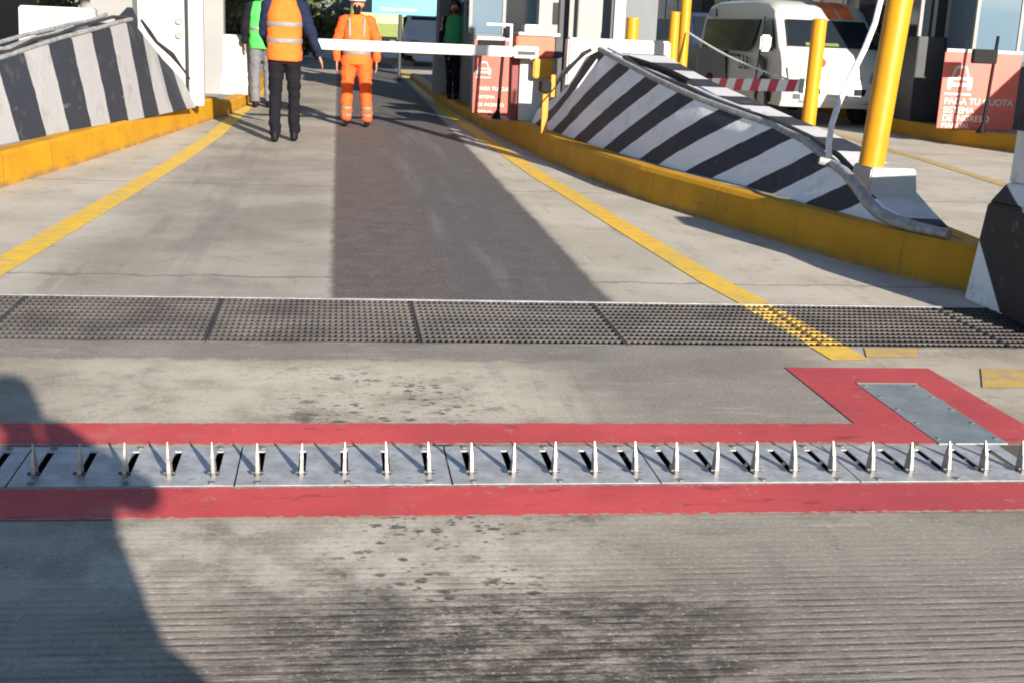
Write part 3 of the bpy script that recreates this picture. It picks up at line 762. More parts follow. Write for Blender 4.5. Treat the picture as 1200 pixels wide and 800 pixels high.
# chunky grey sleeve on the ridge
ys = [11.2, 11.6, 12.0, 12.5, 13.0, 13.4, 13.9, 14.3, 14.7, 15.2, 15.6, 16.1]
WLb = [(-2.84, 11.2), (-2.59, 12.14), (-2.35, 13.1), (-2.15, 13.99), (-1.97, 14.87), (-1.72, 16.02), (-1.7, 16.1)]
WLz = [(.86, 11.2), (.93, 11.7), (1.0, 12.2), (1.07, 12.7), (1.12, 13.2), (1.17, 13.7), (1.23, 14.2), (1.27, 14.75), (1.03, 15.2), (.79, 15.7), (.58, 16.1)]
WLb = [(-3.6, 8.4), (-3.2, 9.6)]+WLb; WLz = [(.3, 8.4), (.58, 9.6)]+WLz
WLr = [(-4.0, 8.4), (-3.7, 10), (-3.4, 11.2), (-3.0, 13), (-2.6, 16.1)]
rootL = thing('striped_barrier', 'sunlit black and white striped wedge barrier on the left island', 'barrier', (-2.9, 12, .27), 'striped wedge barriers beside the lane')
ysL = [8.4, 9.0, 9.6, 10.4]+ys
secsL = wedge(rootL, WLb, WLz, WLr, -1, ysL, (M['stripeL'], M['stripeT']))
ridge_rail(rootL, secsL, -1, .022, .02, .02, 8.9, 14.8, wob=.005)
ridge_rail(rootL, secsL, -1, .026, .045, .1, 8.9, 13.7, wob=.025)
ridge_rail(rootL, secsL, -1, .018, .06, .05, 10.3, 14.8, mat='dark_steel', wob=.03)
ridge_rail(rootL, secsL, -1, .02, .1, .13, 10.3, 14.5, mat='hose', wob=.02)
MB().tube([(interp(y, WLb)-.13*(1 if y < 15.3 else .5), y, interp(y, WLz)+.012) for y in (14.75, 15.0, 15.2, 15.5, 15.8, 16.08)], [.016, .025, .02, .03, .015, .012], 8).build('torn_edge_strip', M['dark_steel'], rootL, smooth=True)
MB().tube([(interp(y, WRb)+.14*(1 if y < 14 else .5), y, interp(y, WRz)+.015) for y in (13.4, 13.7, 13.9, 14.2, 14.5, 14.9, 15.4)], [.016, .025, .02, .03, .015, .02, .012], 8).build('torn_edge_strip', M['hose'], rootR, smooth=True)

# hose and cable at the near end of right wedge
h = MB()
pp = [at(960, 188, .60), at(975, 192, .58), at(990, 202, .56), at(1004, 218, .50), at(1018, 238, .42), at(1030, 250, .36), at(1048, 259, .325), at(1075, 267, .315), at(1112, 275, .31)]
h.tube(pp, [.026, .03, .036, .042, .042, .042, .042, .036, .032], 12)
tag(h.build('conduit_hose', M['hose'], loc=(3.6, 8, .3), smooth=True), 'thick grey conduit hose lying over the near end of the striped barrier', 'hose')
h = MB()
h.tube([atY(972, 196, 8.9), atY(971, 170, 8.95), atY(975, 145, 9.0), atY(984, 118, 9.1), atY(998, 88, 9.2), atY(1013, 58, 9.3), atY(1025, 28, 9.4), atY(1032, 0, 9.5), atY(1036, -60, 9.6), atY(1040, -150, 9.7)], .023, 10)
tag(h.build('cable_pipe', M['hose_white'], loc=(3.4, 9, .6), smooth=True), 'thin pale cable pipe bending up beside the big leaning yellow post', 'cable')
h = MB(); a = atY(806, 38, 14.2); b = atY(923, 93, 12.2)
h.tube([a.lerp(b, t)-Vector((0, 0, .05*math.sin(math.pi*t))) for t in [i/8 for i in range(9)]], .01, 6)
tag(h.build('slack_cable', M['hose_white'], loc=b, smooth=True), 'slack grey cable running from the thin yellow post down to the striped bar', 'cable')
h = MB()
h.tube([atY(700, 70, 13.3)-Vector((0,.0,0)), atY(672, 105, 13.2)+Vector((0, -.12, 0)), atY(648, 135, 13.3)+Vector((0, -.15, 0))], .009, 6)
tag(h.build('loose_wire', M['hose_white'], loc=(2.5, 13.8, .4), smooth=True), 'loose white wire hanging over the far end of the right striped barrier', 'wire')

# the big near block at the right edge
rb = thing('end_block', 'large black and white concrete end block at the right edge, before the kerb', 'concrete block', (4.4, 6.2, 0))
B0 = [(3.66, 6.95), (3.68, 6.5), (3.62, 5.9), (3.95, 5.3), (5.2, 5.2), (5.4, 7.0), (4.3, 7.35)]
B1 = [(3.70, 6.9), (3.72, 6.5), (3.68, 6.0), (4.0, 5.5), (5.15, 5.4), (5.3, 6.95), (4.3, 7.2)]
B15 = [(3.78, 6.86), (3.79, 6.5), (3.76, 6.1), (4.05, 5.6), (5.12, 5.5), (5.25, 6.9), (4.3, 7.1)]
B2 = [(3.72, 6.72), (3.74, 6.5), (3.74, 6.15), (4.1, 5.8), (5.1, 5.7), (5.2, 6.8), (4.4, 6.95)]
zs1 = [.58, .60, .62, .62, .62, .62, .58]; zs15 = [.70, .72, .75, .75, .75, .75, .7]; zs2 = [1.1, 1.14, 1.16, 1.12, 1.15, 1.15, 1.0]
m = MB(); m.hexa(B0, 0, B1, zs1)
def blockmat():
    t = NT('end_block_paint'); x, y, z = t.xyz()
    v = t.math('SUBTRACT', z, t.math('MULTIPLY', t.math('SUBTRACT', y, 6.42), 1.0))
    wh = t.math('MULTIPLY', t.sm(v, -.135, -.12, 1, 0), t.sm(x, 3.8, 3.82, 1, 0))
    up_ = t.math('MULTIPLY', t.sm(t.math('ADD', z, t.math('MULTIPLY', t.math('SUBTRACT', y, 6.9), -.35)), .705, .715), t.sm(z, 1.0, 1.01, 1, 0))
    w = t.math('MAXIMUM', wh, t.math('MULTIPLY', up_, .9))
    n = t.noise(6, 7, .7)
    c = t.mix(w, (.016, .017, .02), t.mix(t.sm(n, .5, .7), (.74, .75, .76), (.5, .49, .47)))
    c = t.mix(t.math('MULTIPLY', t.sm(n, .6, .68), .5), c, (.2, .19, .18))
    return t.out(c, .6, t.bump(t.noise(14, 6), .5, .01), 0, .35)
M['block'] = blockmat()
m.build('lower_block', M['block'], rb, bevel=.012)
sh_ = lambda B: [(4.4+(x-4.4)*.99, 6.2+(y-6.2)*.99) for x, y in B]
m = MB(); m.hexa(sh_(B1), [z+.003 for z in zs1], B15, zs15); m.build('middle_block', M['block'], rb, bevel=.008)
m = MB(); m.hexa(sh_(B15), [z+.003 for z in zs15], B2, zs2); m.build('upper_block', M['block'], rb, bevel=.01)

# small white pedestal at the foot of big post
def frust(cx, cy, z0, z1, a0, b0, a1, b1): return MB().hexa([(cx-a0, cy-b0), (cx+a0, cy-b0), (cx+a0, cy+b0), (cx-a0, cy+b0)], z0, [(cx-a1, cy-b1), (cx+a1, cy-b1), (cx+a1, cy+b1), (cx-a1, cy+b1)], z1)
pb = at(1040, 214, .50)
post = thing('yellow_post', 'thickest yellow post, leaning right, standing on a white block near the end of the barrier', 'post', (pb.x, pb.y+.1, .45), 'yellow guard posts')
frust(pb.x+.02, pb.y+.12, .30, .60, .19, .19, .16, .16).build('base_block', M['white'], post, bevel=.01)
b = Vector((pb.x-.08, pb.y+.12, .595)); tpt = b+Vector((.22, .05, 3.0))
MB().tube([b, b.lerp(tpt, .5), tpt], .088, 24).build('pipe', M['yellow'], post, smooth=True)
def ypost(label, px, py, Y, r, ztop, zb, dx=0):
    p = atY(px, py, Y); p.z = zb
    t = thing('yellow_post', label, 'post', p, 'yellow guard posts')
    top = Vector((p.x+dx, p.y, ztop))
    MB().tube([p, top], r, 20).build('pipe', M['yellow'], t, smooth=True)
    MB().tube([top, top+Vector((0, 0, .012)), top+Vector((0, 0, .022))], [r+.003, r+.002, r*.6], 20).build('cap', M['yellow'], t, smooth=True)
    MB().box(p.x-r*1.7, p.x+r*1.7, p.y-r*1.7, p.y+r*1.7, zb-.012, zb+.001).build('foot_plate', M['yellow'], t, bevel=.003)
ypost('yellow post in front of the white van, with the striped bar ending at it', 945, 160, 11.8, .068, 1.575, .27, .02)
ypost('tall thin yellow post at the left end of the red and white bar', 797, 104, 14.3, .057, 3.2, .27)
ypost('shorter thin yellow post right behind the tall thin one', 786, 90, 15.0, .058, 1.61, .27)
ypost('short yellow post behind the white wall', 740, 50, 17.2, .085, 1.53, .13)
# small post with sensor
p = at(637, 155, .28)
t = thing('sensor_post', 'slim yellow post with a small dark sensor head on the right kerb', 'sensor post', p)
MB().box(p.x-.032, p.x+.032, p.y-.03, p.y+.03, .262, .71).build('pole', M['yellow'], t, bevel=.004)
MB().box(p.x-.07, p.x+.05, p.y-.1, p.y+.06, .712, .83).build('sensor_head', M['black'], t, bevel=.01)
MB().box(p.x+.055, p.x+.1, p.y-.02, p.y+.02, .66, .90).build('bracket', M['yellow'], t, bevel=.004)

# red/white bar
a = atY(804, 98, 14.2)+Vector((0, 0, 0)); b = atY(940, 101, 12.0)
bar = thing('striped_bar', 'red and white striped bar between two yellow posts in front of the van', 'barrier bar', a)
d = (b-a); L_ = d.length; dn = d.normalized(); sd = Vector((0, 0, 1)).cross(dn).normalized(); upv = dn.cross(sd)
def barmat():
    t = NT('red_white_bar'); x, y, z = t.xyz(t.P(True))
    # distance along the bar, leaning with height
    s_ = t.math('ADD', t.math('ADD', t.math('MULTIPLY', x, dn.x), t.math('MULTIPLY', y, dn.y)), t.math('MULTIPLY', z, -.45))
    fr = t.math('FRACT', t.math('DIVIDE', t.math('ADD', s_, 10), L_/7.2))
    c = t.mix(t.math('MULTIPLY', t.sm(fr, .0, .02), t.sm(fr, .48, .5, 1, 0)), (.8, .78, .7), (.6, .02, .06))
    return t.out(c, .5)
M['bar'] = barmat()
MB().obox((a+b)/2, L_, .03, .12, M_=Matrix((dn, sd, upv)).transposed()).build('board', M['bar'], bar, bevel=.006)
for s in (.01, .99): MB().obox(a.lerp(b, s)+Vector((0, -.022, 0)), .05, .012, .14).build('clamp', M['steel'], bar)

# white protective walls
def wall(label, x0, x1, y0, y1, z0, z1, mat='white', cat='wall', name='white_wall'):
    o = MB().hexa([(x0, y0), (x1, y0), (x1, y1), (x0, y1)], z0, [(x0+.02, y0+.03), (x1-.02, y0+.03), (x1-.02, y1), (x0+.02, y1)], z1).build(name, M[mat], loc=((x0+x1)/2, y0, z0), bevel=.02)
    return tag(o, label, cat)
wall('sunlit white concrete wall behind the right striped barrier', 2.58, 3.82, 14.75, 15.0, .25, 1.29, name='protective_wall')
wall('sunlit white concrete wall behind the left striped barrier, top visible below dark trees', -3.93, -2.98, 16.9, 17.15, .25, 1.37, name='protective_wall')
wall('small white concrete wall behind the person in the green vest, far end of the left kerb', -1.75, -1.33, 20.0, 20.3, .17, 1.05, name='protective_wall')
# left cabinet
t = thing('barrier_cabinet', 'tall white barrier cabinet with round hinges between the left striped barrier and the white pole', 'cabinet', (-2.1, 16.6, .27))
MB().box(-2.42, -1.84, 16.5, 16.95, .27, 1.72).build('body', M['white_clean'], t, bevel=.015)
MB().box(-2.44, -1.82, 16.48, 16.97, 1.722, 1.76).build('lid', M['white_clean'], t, bevel=.01)
for z in (1.27, 1.1): MB().tube([(-1.93, 16.46, z), (-1.93, 16.497, z)], .045, 12).build('lock', M['lgrey'], t, smooth=True)
# poles & columns
def pole(label, x, y, r, z0, h, mat, sq=False, name='pole'):
    m = MB()
    if sq: m.box(x-r, x+r, y-r, y+r, z0, h)
    else: m.tube([(x, y, z0), (x, y, h)], r, 20)
    return tag(m.build(name, M[mat], loc=(x, y, z0), bevel=.01 if sq else 0, smooth=not sq), label, 'column' if sq else 'pole')
pole('square white pole standing on the left yellow kerb', -1.71, 16.35, .085, .27, 4.5, 'white_clean', True, 'square_column')
pole('grey square column behind the white pole on the left', -1.87, 20.2, .17, .16, 5, 'lgrey', True, 'square_column')
pole('wide pale column behind the left white wall', -2.98, 18.3, .27, .27, 5, 'lgrey', True, 'square_column')
pole('pale square column behind the right white wall, next to the boom gate', 3.42, 18.0, .17, .12, 5, 'lgrey', True, 'square_column')
pole('slim white column between the pale column and the grey booth on the right island', 3.9, 18.2, .075, .12, 5, 'white_clean', True, 'square_column')
pole('slim dark column with yellow edge right of the glass booth', 3.13, 18.3, .07, .12, 5, 'dgrey', True, 'square_column')

# toll booths
def booth(label, x0, x1, y0, y1, z0, h=2.5, sill=.95, gl='blueglass', body='grey_wall', name='toll_booth'):
    t = thing(name, label, 'booth', ((x0+x1)/2, y0, z0))
    MB().box(x0, x1, y0, y1, z0, z0+sill).build('lower_wall', M[body], t, bevel=.01)
    MB().box(x0-.1, x1+.1, y0-.1, y1+.1, z0+h, z0+h+.18).build('roof', M['lgrey'], t, bevel=.02)
    n = max(2, int((x1-x0)/.55)); z1 = z0+h
    for i in range(n+1):
        x = x0+(x1-x0)*i/n
        MB().box(x-.025, x+.025, y0-.004, y0+.05, z0+sill, z1).build('mullion', M['lgrey'], t)
    for i in range(n):
        xa = x0+(x1-x0)*i/n+.026; xb = x0+(x1-x0)*(i+1)/n-.026
        MB().box(xa, xb, y0+.015, y0+.025, z0+sill+.003, z1-.003).build('window', M[gl], t)
    for x in (x0, x1):
        for i in range(3):
            ya = y0+.055+(y1-y0-.055)*i/3; yb = y0+.055+(y1-y0-.055)*(i+1)/3-.05
            MB().box(x-.006 if x == x0 else x-.004, x+.004 if x == x0 else x+.006, ya, yb, z0+sill+.003, z1-.003).build('window', M[gl], t)
            MB().box(x-.02, x+.02, yb+.002, yb+.045, z0+sill, z1).build('mullion', M['lgrey'], t)
    return t
booth('grey glass toll booth on the right island behind the boom gate and the woman', 1.98, 3.0, 19.9, 22.4, .125, sill=1.1)
booth('grey panelled booth behind the short yellow post', 4.0, 4.7, 19.2, 22.0, .125, sill=1.9, body='grey_wall')
booth('bluish glass kiosk behind the red sign across the next lane', 9.0, 10.35, 17.75, 20.6, .215, sill=.95, body='dgrey')
booth('dark glass booth right of the van, behind the big yellow post', 8.55, 8.97, 18.6, 21, .215, sill=1.25, gl='glass', body='dgrey')
booth('dark booth at the top left corner', -7.2, -4.35, 17.4, 20, 0, sill=1.9, gl='glass', body='black')
booth('pale far toll booth behind the van', 9.2, 14.6, 34, 38, 0, sill=1.6, body='grey_wall')
# grey screen behind the woman
t = thing('grey_screen', 'grey blue screen panel behind the woman', 'screen', (2.15, 23.4, .12))
MB().box(1.78, 2.5, 23.4, 23.46, .3, 2.6).build('panel', M['grey_wall'], t, bevel=.01)
for x in (1.75, 2.53): MB().box(x-.03, x+.027, 23.4, 23.46, .0, 2.65).build('frame_post', M['lgrey'], t)
wall('pale leaning concrete block beside the woman', 1.62, 1.95, 22.6, 22.9, .12, .86, 'lgrey', 'block', 'concrete_block')
wall('white concrete block behind the legs of the woman', 2.1, 2.4, 22.65, 22.9, .12, .95, 'white', 'block', 'concrete_block')

# kerb-side sign boards
def signboard(label, cx, cy, z0, w, h, rz, group):
    t = thing('payment_sign', label, 'sign', (cx, cy, z0), group)
    mr = Matrix.Translation((cx, cy, z0)) @ Matrix.Rotation(rz, 4, 'Z')
    def bx(x0, x1, y0, y1, za, zb): 
        m = MB().box(x0, x1, y0, y1, za, zb); m.v = [mr @ v for v in m.v]; return m
    bx(-w/2, w/2, 0, .03, .01, h).build('board', M['sign_red'], t, bevel=.004)
    bx(-w/2+.02, w/2, -.006, .03, h+.002, h+.045).build('top_strip', M['white_clean'], t)
    face = lambda x, z: mr @ Matrix.Translation((x, -.004, z)) @ Matrix.Rotation(R(90), 4, 'X')
    # car pictogram: outline roof, body, lamps
    s = w/1.1
    c = MB()
    def poly(pts): 
        n = len(pts); c.add([mr @ Vector((x, yy, z)) for yy in (-.001, -.006) for x, z in pts], [tuple(range(n)), tuple(range(n, 2*n))[::-1]]+[(i, (i+1) % n, n+(i+1) % n, n+i) for i in range(n)])
    X, Z = -w*.27, h*.56
    def P_(pts): poly([(X+a*s, Z+b*s) for a, b in pts])
    P_([(-.13, .13), (-.085, .27), (-.06, .245), (-.1, .13)]); P_([(.13, .13), (.085, .27), (.06, .245), (.1, .13)])
    P_([(-.085, .27), (-.05, .29), (.05, .29), (.085, .27), (.06, .245), (-.06, .245)])
    P_([(-.17, .13), (.17, .13), (.18, .09), (-.18, .09)]); P_([(-.18, .085), (-.1, .085), (-.1, .05), (-.18, .05)]); P_([(.18, .085), (.1, .085), (.1, .05), (.18, .05)])
    P_([(-.18, .048), (.18, .048), (.18, .0), (-.18, .0)]); P_([(-.18, -.003), (-.12, -.003), (-.12, -.045), (-.17, -.045)]); P_([(.18, -.003), (.12, -.003), (.12, -.045), (.17, -.045)])
    P_([(-.2, -.09), (.18, -.09), (.18, -.12), (-.2, -.12)])
    c.build('car_pictogram', M['white_clean'], t)
    text('PAGA TU CUOTA', .125*s, M['white_clean'], t, 'lettering', face(-w/2+.06, h*.33), bold=.003)
    text('SISTEMA', .12*s, M['sign_pink'], t, 'lettering', face(-w/2+.06, h*.215))
    text('DE INGRESO', .12*s, M['sign_pink'], t, 'lettering', face(-w/2+.06, h*.11))
    text('MANUAL', .1*s, M['sign_pink'], t, 'lettering', face(-w/2+.06, h*.02))
    return t
s0, s1 = at(1091, 149, .215), at(1180, 153, .215)
mid = (s0+s1)/2; w_ = 1.08; rz_ = math.atan2(s1.y-s0.y, s1.x-s0.x)
mid = Vector((8.93, 17.25, .215)); 
cgr = 'red payment signs at the booths'
signboard('large red sign with white car picture and words PAGA TU CUOTA below the kiosk', mid.x-.02, mid.y, .215, 1.1, 1.06, R(-4), cgr)
signboard('shaded red sign board beside the boom gate, half hidden by a black stand', 2.2, 18.3, .13, .62, 1.02, R(-6), cgr)
def stand(label, x, y, z0, s=1.0, wt=False):
    t = thing('camera_stand', label, 'camera stand', (x, y, z0), 'black camera stands')
    MB().tube([(x, y, z0), (x, y, z0+.04), (x+.02, y, z0+.12), (x+.07, y, z0+1.3*s)], [.07, .05, .024, .022], 10).build('pole', M['black'], t, smooth=True)
    MB().box(x-.3, x+.04, y-.12, y-.03, z0+.93*s, z0+1.12*s).build('camera_box', M['black'], t, bevel=.01)
    if wt: MB().box(x-.32, x+.06, y-.14, y-.01, z0+1.123*s, z0+1.17*s).build('hood', M['white_clean'], t, bevel=.008)
p = at(1166, 155, .215)
stand('black camera stand in front of the large red sign', 8.75, 16.75, .215)
stand('black camera stand with a white hood left of the boom gate', 2.15, 17.6, .13, .93, True)

t = thing('shade_block', 'unseen grey block added on the island across the next lane to shade the kerb, beyond the right edge', 'cabinet', (10.6, 13, .2))  # unseen block added to throw shade on the far kerb and ground
MB().box(10.25, 11.0, 12.2, 15.3, .2, 1.95).build('body', M['dgrey'], t, bevel=.02)
MB().box(10.3, 10.95, 12.17, 12.198, .3, 1.85).build('front_plate', M['grey_wall'], t, bevel=.005)

# ------------------------------------------------------------------ boom gate
t = thing('boom_gate', 'boom gate with red head and yellow box, its white arm lowered across the lane', 'boom gate', (2.38, 15.75, .27))
MB().box(2.17, 2.6, 15.6, 16.0, .262, 1.04).build('cabinet', M['white_clean'], t, bevel=.01)
MB().box(2.10, 2.56, 15.5, 15.95, 1.043, 1.28).build('head', M['redbox'], t, bevel=.015)
MB().box(2.562, 2.66, 15.5, 15.9, 1.03, 1.27).build('head_side', M['dgrey'], t, bevel=.015)
MB().box(2.12, 2.62, 15.48, 15.97, 1.283, 1.32).build('top_plate', M['white_clean'], t, bevel=.006)
MB().box(2.2, 2.42, 15.55, 15.85, 1.322, 1.41).build('lamp_box', M['white_clean'], t, bevel=.01)
yb = MB().box(2.31, 2.56, 15.45, 15.597, .79, 1.02).build('control_box', M['yellow'], t, bevel=.015)
MB().box(2.08, 2.165, 15.65, 15.95, .27, 1.04).build('side_panel', plain('dark_red', (.16, .02, .02), .5), t, bevel=.005)
arm = MB(); A0 = atY(372, 55, 15.4); A1 = atY(631, 55, 15.4); A0.z = A1.z = 1.09
arm.box(A0.x, A1.x-.3, A0.y-.03, A0.y+.03, 1.03, 1.15); a_o = arm.build('arm', M['white_clean'], t, bevel=.012)
MB().box(A1.x-.296, A1.x, A1.y-.04, A1.y+.04, 1.02, 1.16).build('arm_sleeve', M['white'], t, bevel=.01)
MB().box(A1.x-.25, A1.x-.04, A1.y-.046, A1.y-.041, 1.06, 1.1).build('sleeve_slot', M['dgrey'], t)
MB().tube([(A1.x-.15, 15.42, 1.1), (A1.x-.15, 15.55, 1.1)], .04, 12).build('pivot', M['dark_steel'], t)
fr = MB(); zz = 1.1
fr.box(2.0, 2.03, 15.36, 15.39, 1.15, 1.38); fr.box(1.72, 2.03, 15.36, 15.39, 1.382, 1.41); fr.build('rest_bracket', M['white_clean'], t)

# ------------------------------------------------------------------ van
def make_van(px, Y, scale=1.0):
    X0 = 6.92; W = 1.76; cx = X0+W/2
    root = thing('passenger_van', 'white passenger van facing the camera with orange roof stripes and round red emblem', 'van', (cx, Y, 0))
    def hw(z, y=2): 
        k = .88 if z < 1.1 else .88-.13*((z-1.1)/.8)
        return k
    prof = [(.02, .30), (-.06, .42), (-.05, .62), (.02, .78), (.06, .95), (.18, 1.12), (.32, 1.2), (.80, 1.63), (.86, 1.66), (1.05, 1.82), (1.4, 1.92), (2.2, 1.95), (4.3, 1.93), (4.85, 1.86), (5.05, 1.6), (5.12, 1.0), (5.12, .4), (5.0, .3)]
    m = MB(); n = len(prof)
    st = [-1, -.93, -.8, 0, .8, .93, 1]
    rings = []
    for s in st:
        ins = {1: .07, .93: .018, .8: 0, 0: -.02}[abs(s)]
        ring = []
        cy = 2.5
        for (y, z) in prof:
            fy = ins*(1 if y < 1 else (-1 if y > 4.7 else 0)); fz = -ins*.7 if z > 1.75 else 0
            ring.append(Vector((cx+s*hw(z), Y+y+fy, z+fz)))
        rings.append(ring)
    vs = [v for r in rings for v in r]; fs = []
    for i in range(len(st)-1):
        for k in range(n): fs.append((i*n+k, i*n+(k+1) % n, (i+1)*n+(k+1) % n, (i+1)*n+k))
    m.add(vs, fs)
    # side caps as strips: lower polygon and upper polygon pairs
    for i in (0, len(st)-1):
        idx = list(range(n)); m.add([vs[i*n+k] for k in idx], [tuple(idx)])
    bo = m.build('body', M['van_white'], root, bevel=0)
    bm = bmesh.new(); bm.from_mesh(bo.data); bmesh.ops.remove_doubles(bm, verts=bm.verts, dist=.001)
    bmesh.ops.triangulate(bm, faces=[f for f in bm.faces if len(f.verts) > 4]); bmesh.ops.recalc_face_normals(bm, faces=bm.faces)
    for f in bm.faces: f.smooth = True
    for e in bm.edges:
        if len(e.link_faces) == 2 and e.calc_face_angle(0) > .6: e.smooth = False
    bm.to_mesh(bo.data); bm.free()
    def front(pts, d, name, mat, off=.012, par=None):
        # pts in (x rel, z); y follows the profile
        def fy(z):
            for (y0, z0), (y1, z1) in zip(prof, prof[1:]):
                if z0 <= z <= z1: return y0+(y1-y0)*(z-z0)/(z1-z0)
            return 0
        n_ = len(pts); mm = MB()
        mm.add([(cx+x, Y+fy(z)-off, z+off*.5) for x, z in pts]+[(cx+x, Y+fy(z)+.02, z) for x, z in pts], [tuple(range(n_)), tuple(range(n_, 2*n_))[::-1]]+[(i, (i+1) % n_, n_+(i+1) % n_, n_+i) for i in range(n_)])
        return mm.build(name, mat, par or root)
    front([(-.74, 1.215), (0, 1.21), (.74, 1.215), (.70, 1.42), (.665, 1.625), (0, 1.628), (-.665, 1.625), (-.70, 1.42)], 0, 'windshield', M['glass'], .03)
    front([(-.45, 1.225), (.1, 1.225), (.1, 1.27), (-.45, 1.27)], 0, 'lime_strip', M['car_lime'], .045)  # lime strip set over the base of the windshield
    for a, b in ((-.02, .16), (.21, .42)):
        ys_ = [(1.0, .862, 1.662), (.8, .97, 1.748), (.6, 1.05, 1.822), (.3, 1.4, 1.922), (0, 1.75, 1.937)]
        mm = MB()
        L2 = [((cx+a+k*.1, Y+y_-.012, z_+.014), (cx+b+k*.1, Y+y_-.012, z_+.014)) for k, y_, z_ in ys_]
        for p_, q_ in zip(L2, L2[1:]): mm.quad(p_[0], p_[1], q_[1], q_[0])
        mm.build('roof_stripe', M['orange'], root)
    front([(-.45, .50), (.45, .50), (.48, .6), (-.48, .6)], 0, 'grille', M['black'])
    front([(-.4, .74), (.4, .74), (.42, .79), (-.42, .79)], 0, 'grille', M['lgrey'])
    front([(-.62, .36), (.62, .36), (.62, .43), (-.62, .43)], 0, 'lower_grille', M['lgrey'])
    for s in (-1, 1):
        hl = front([(s*.52, .7), (s*.8, .72), (s*.82, .9), (s*.58, .86)], 0, 'headlight', M['lgrey'], .015)
        front([(s*.6, .42), (s*.72, .42), (s*.72, .5), (s*.6, .5)], 0, 'fog_lamp', M['dgrey'], .014)
    em = MB()
    em.tube([(cx-.28, Y+.0, .98), (cx-.28, Y+.04, 1.0)], .075, 20); em.build('emblem', M['redbox'], root)
    mm = MB(); mm.box(cx-.17, cx+.17, Y-.09, Y-.065, .47, .57); mm.build('number_plate', M['white_clean'], root)
    # left (camera side) windows
    for s in (-1, 1):
        def side(pts, name, mat, off=.01):
            n_ = len(pts); mm = MB()
            mm.add([(cx+s*(hw(z)+off), Y+y, z) for y, z in pts]+[(cx+s*(hw(z)-.02), Y+y, z) for y, z in pts], [tuple(range(n_)), tuple(range(n_, 2*n_))[::-1]]+[(i, (i+1) % n_, n_+(i+1) % n_, n_+i) for i in range(n_)])
            return mm.build(name, mat, root)
        side([(.62, 1.17), (1.38, 1.17), (1.38, 1.56), (1.22, 1.64), (1.02, 1.63)], 'door_window', M['glass'])
        side([(1.75, 1.2), (2.0, 1.08), (4.75, 1.08), (4.85, 1.6), (1.62, 1.62)], 'side_window', M['glass'])
        side([(3.0, .42), (5.0, .42), (5.0, 1.065), (3.25, 1.065)], 'dark_livery_panel', M['van_navy'], .006)
        side([(4.3, 1.66), (4.84, 1.66), (4.8, 1.78), (4.4, 1.8)], 'dark_livery_panel', M['van_navy'], .006)
        side([(1.45, .45), (1.456, .45), (1.456, 1.68), (1.45, 1.68)], 'door_seam', M['dgrey'], .004)
        side([(.95, .72), (1.0, .76), (1.35, .98), (1.25, 1.05), (1.0, .95)] , 'swoosh_mark', M['dgrey'], .005)
        side([(2.4, .98), (3.0, .98), (3.0, 1.02), (2.4, 1.02)], 'door_rail', M['dgrey'], .008)
    xx = cx-.88-.008
    mt = Matrix.Translation((xx, Y+2.35, .79)) @ Matrix.Rotation(R(-90), 4, 'Z') @ Matrix.Rotation(R(90), 4, 'X')
    text('LAR', .32, M['dgrey'], root, 'lettering', mt, bold=.004)
    for s in (-1, 1):
        mx = cx+s*1.0
        mr = MB().box(mx-.09, mx+.09, Y+.62, Y+.72, 1.12, 1.38).build('mirror', M['van_white'], root, bevel=.03)
        MB().tube([(cx+s*.86, Y+.72, 1.15), (mx, Y+.7, 1.18)], .02, 8).build('mirror_arm', M['black'], mr)
        for yy in (.95, 4.1):
            wx = cx+s*.80
            MB().tube([(wx-.1, Y+yy, .33), (wx+.1, Y+yy, .33)], .33, 28).build('tyre', M['rubber'], root, bevel=.03, smooth=True)
            MB().tube([(wx+s*.09, Y+yy, .33), (wx+s*.106, Y+yy, .33)], .19, 20).build('rim', M['rim'], root)
            arch = MB(); pts = [(Y+yy+.42*math.cos(a), .33+.42*math.sin(a)) for a in [math.pi*k/12 for k in range(13)]]
            n_ = len(pts); arch.add([(cx+s*.883, y, z) for y, z in pts], [tuple(range(n_))]); arch.build('wheel_arch', M['black'], root)
    return root
make_van(0, 19.75)

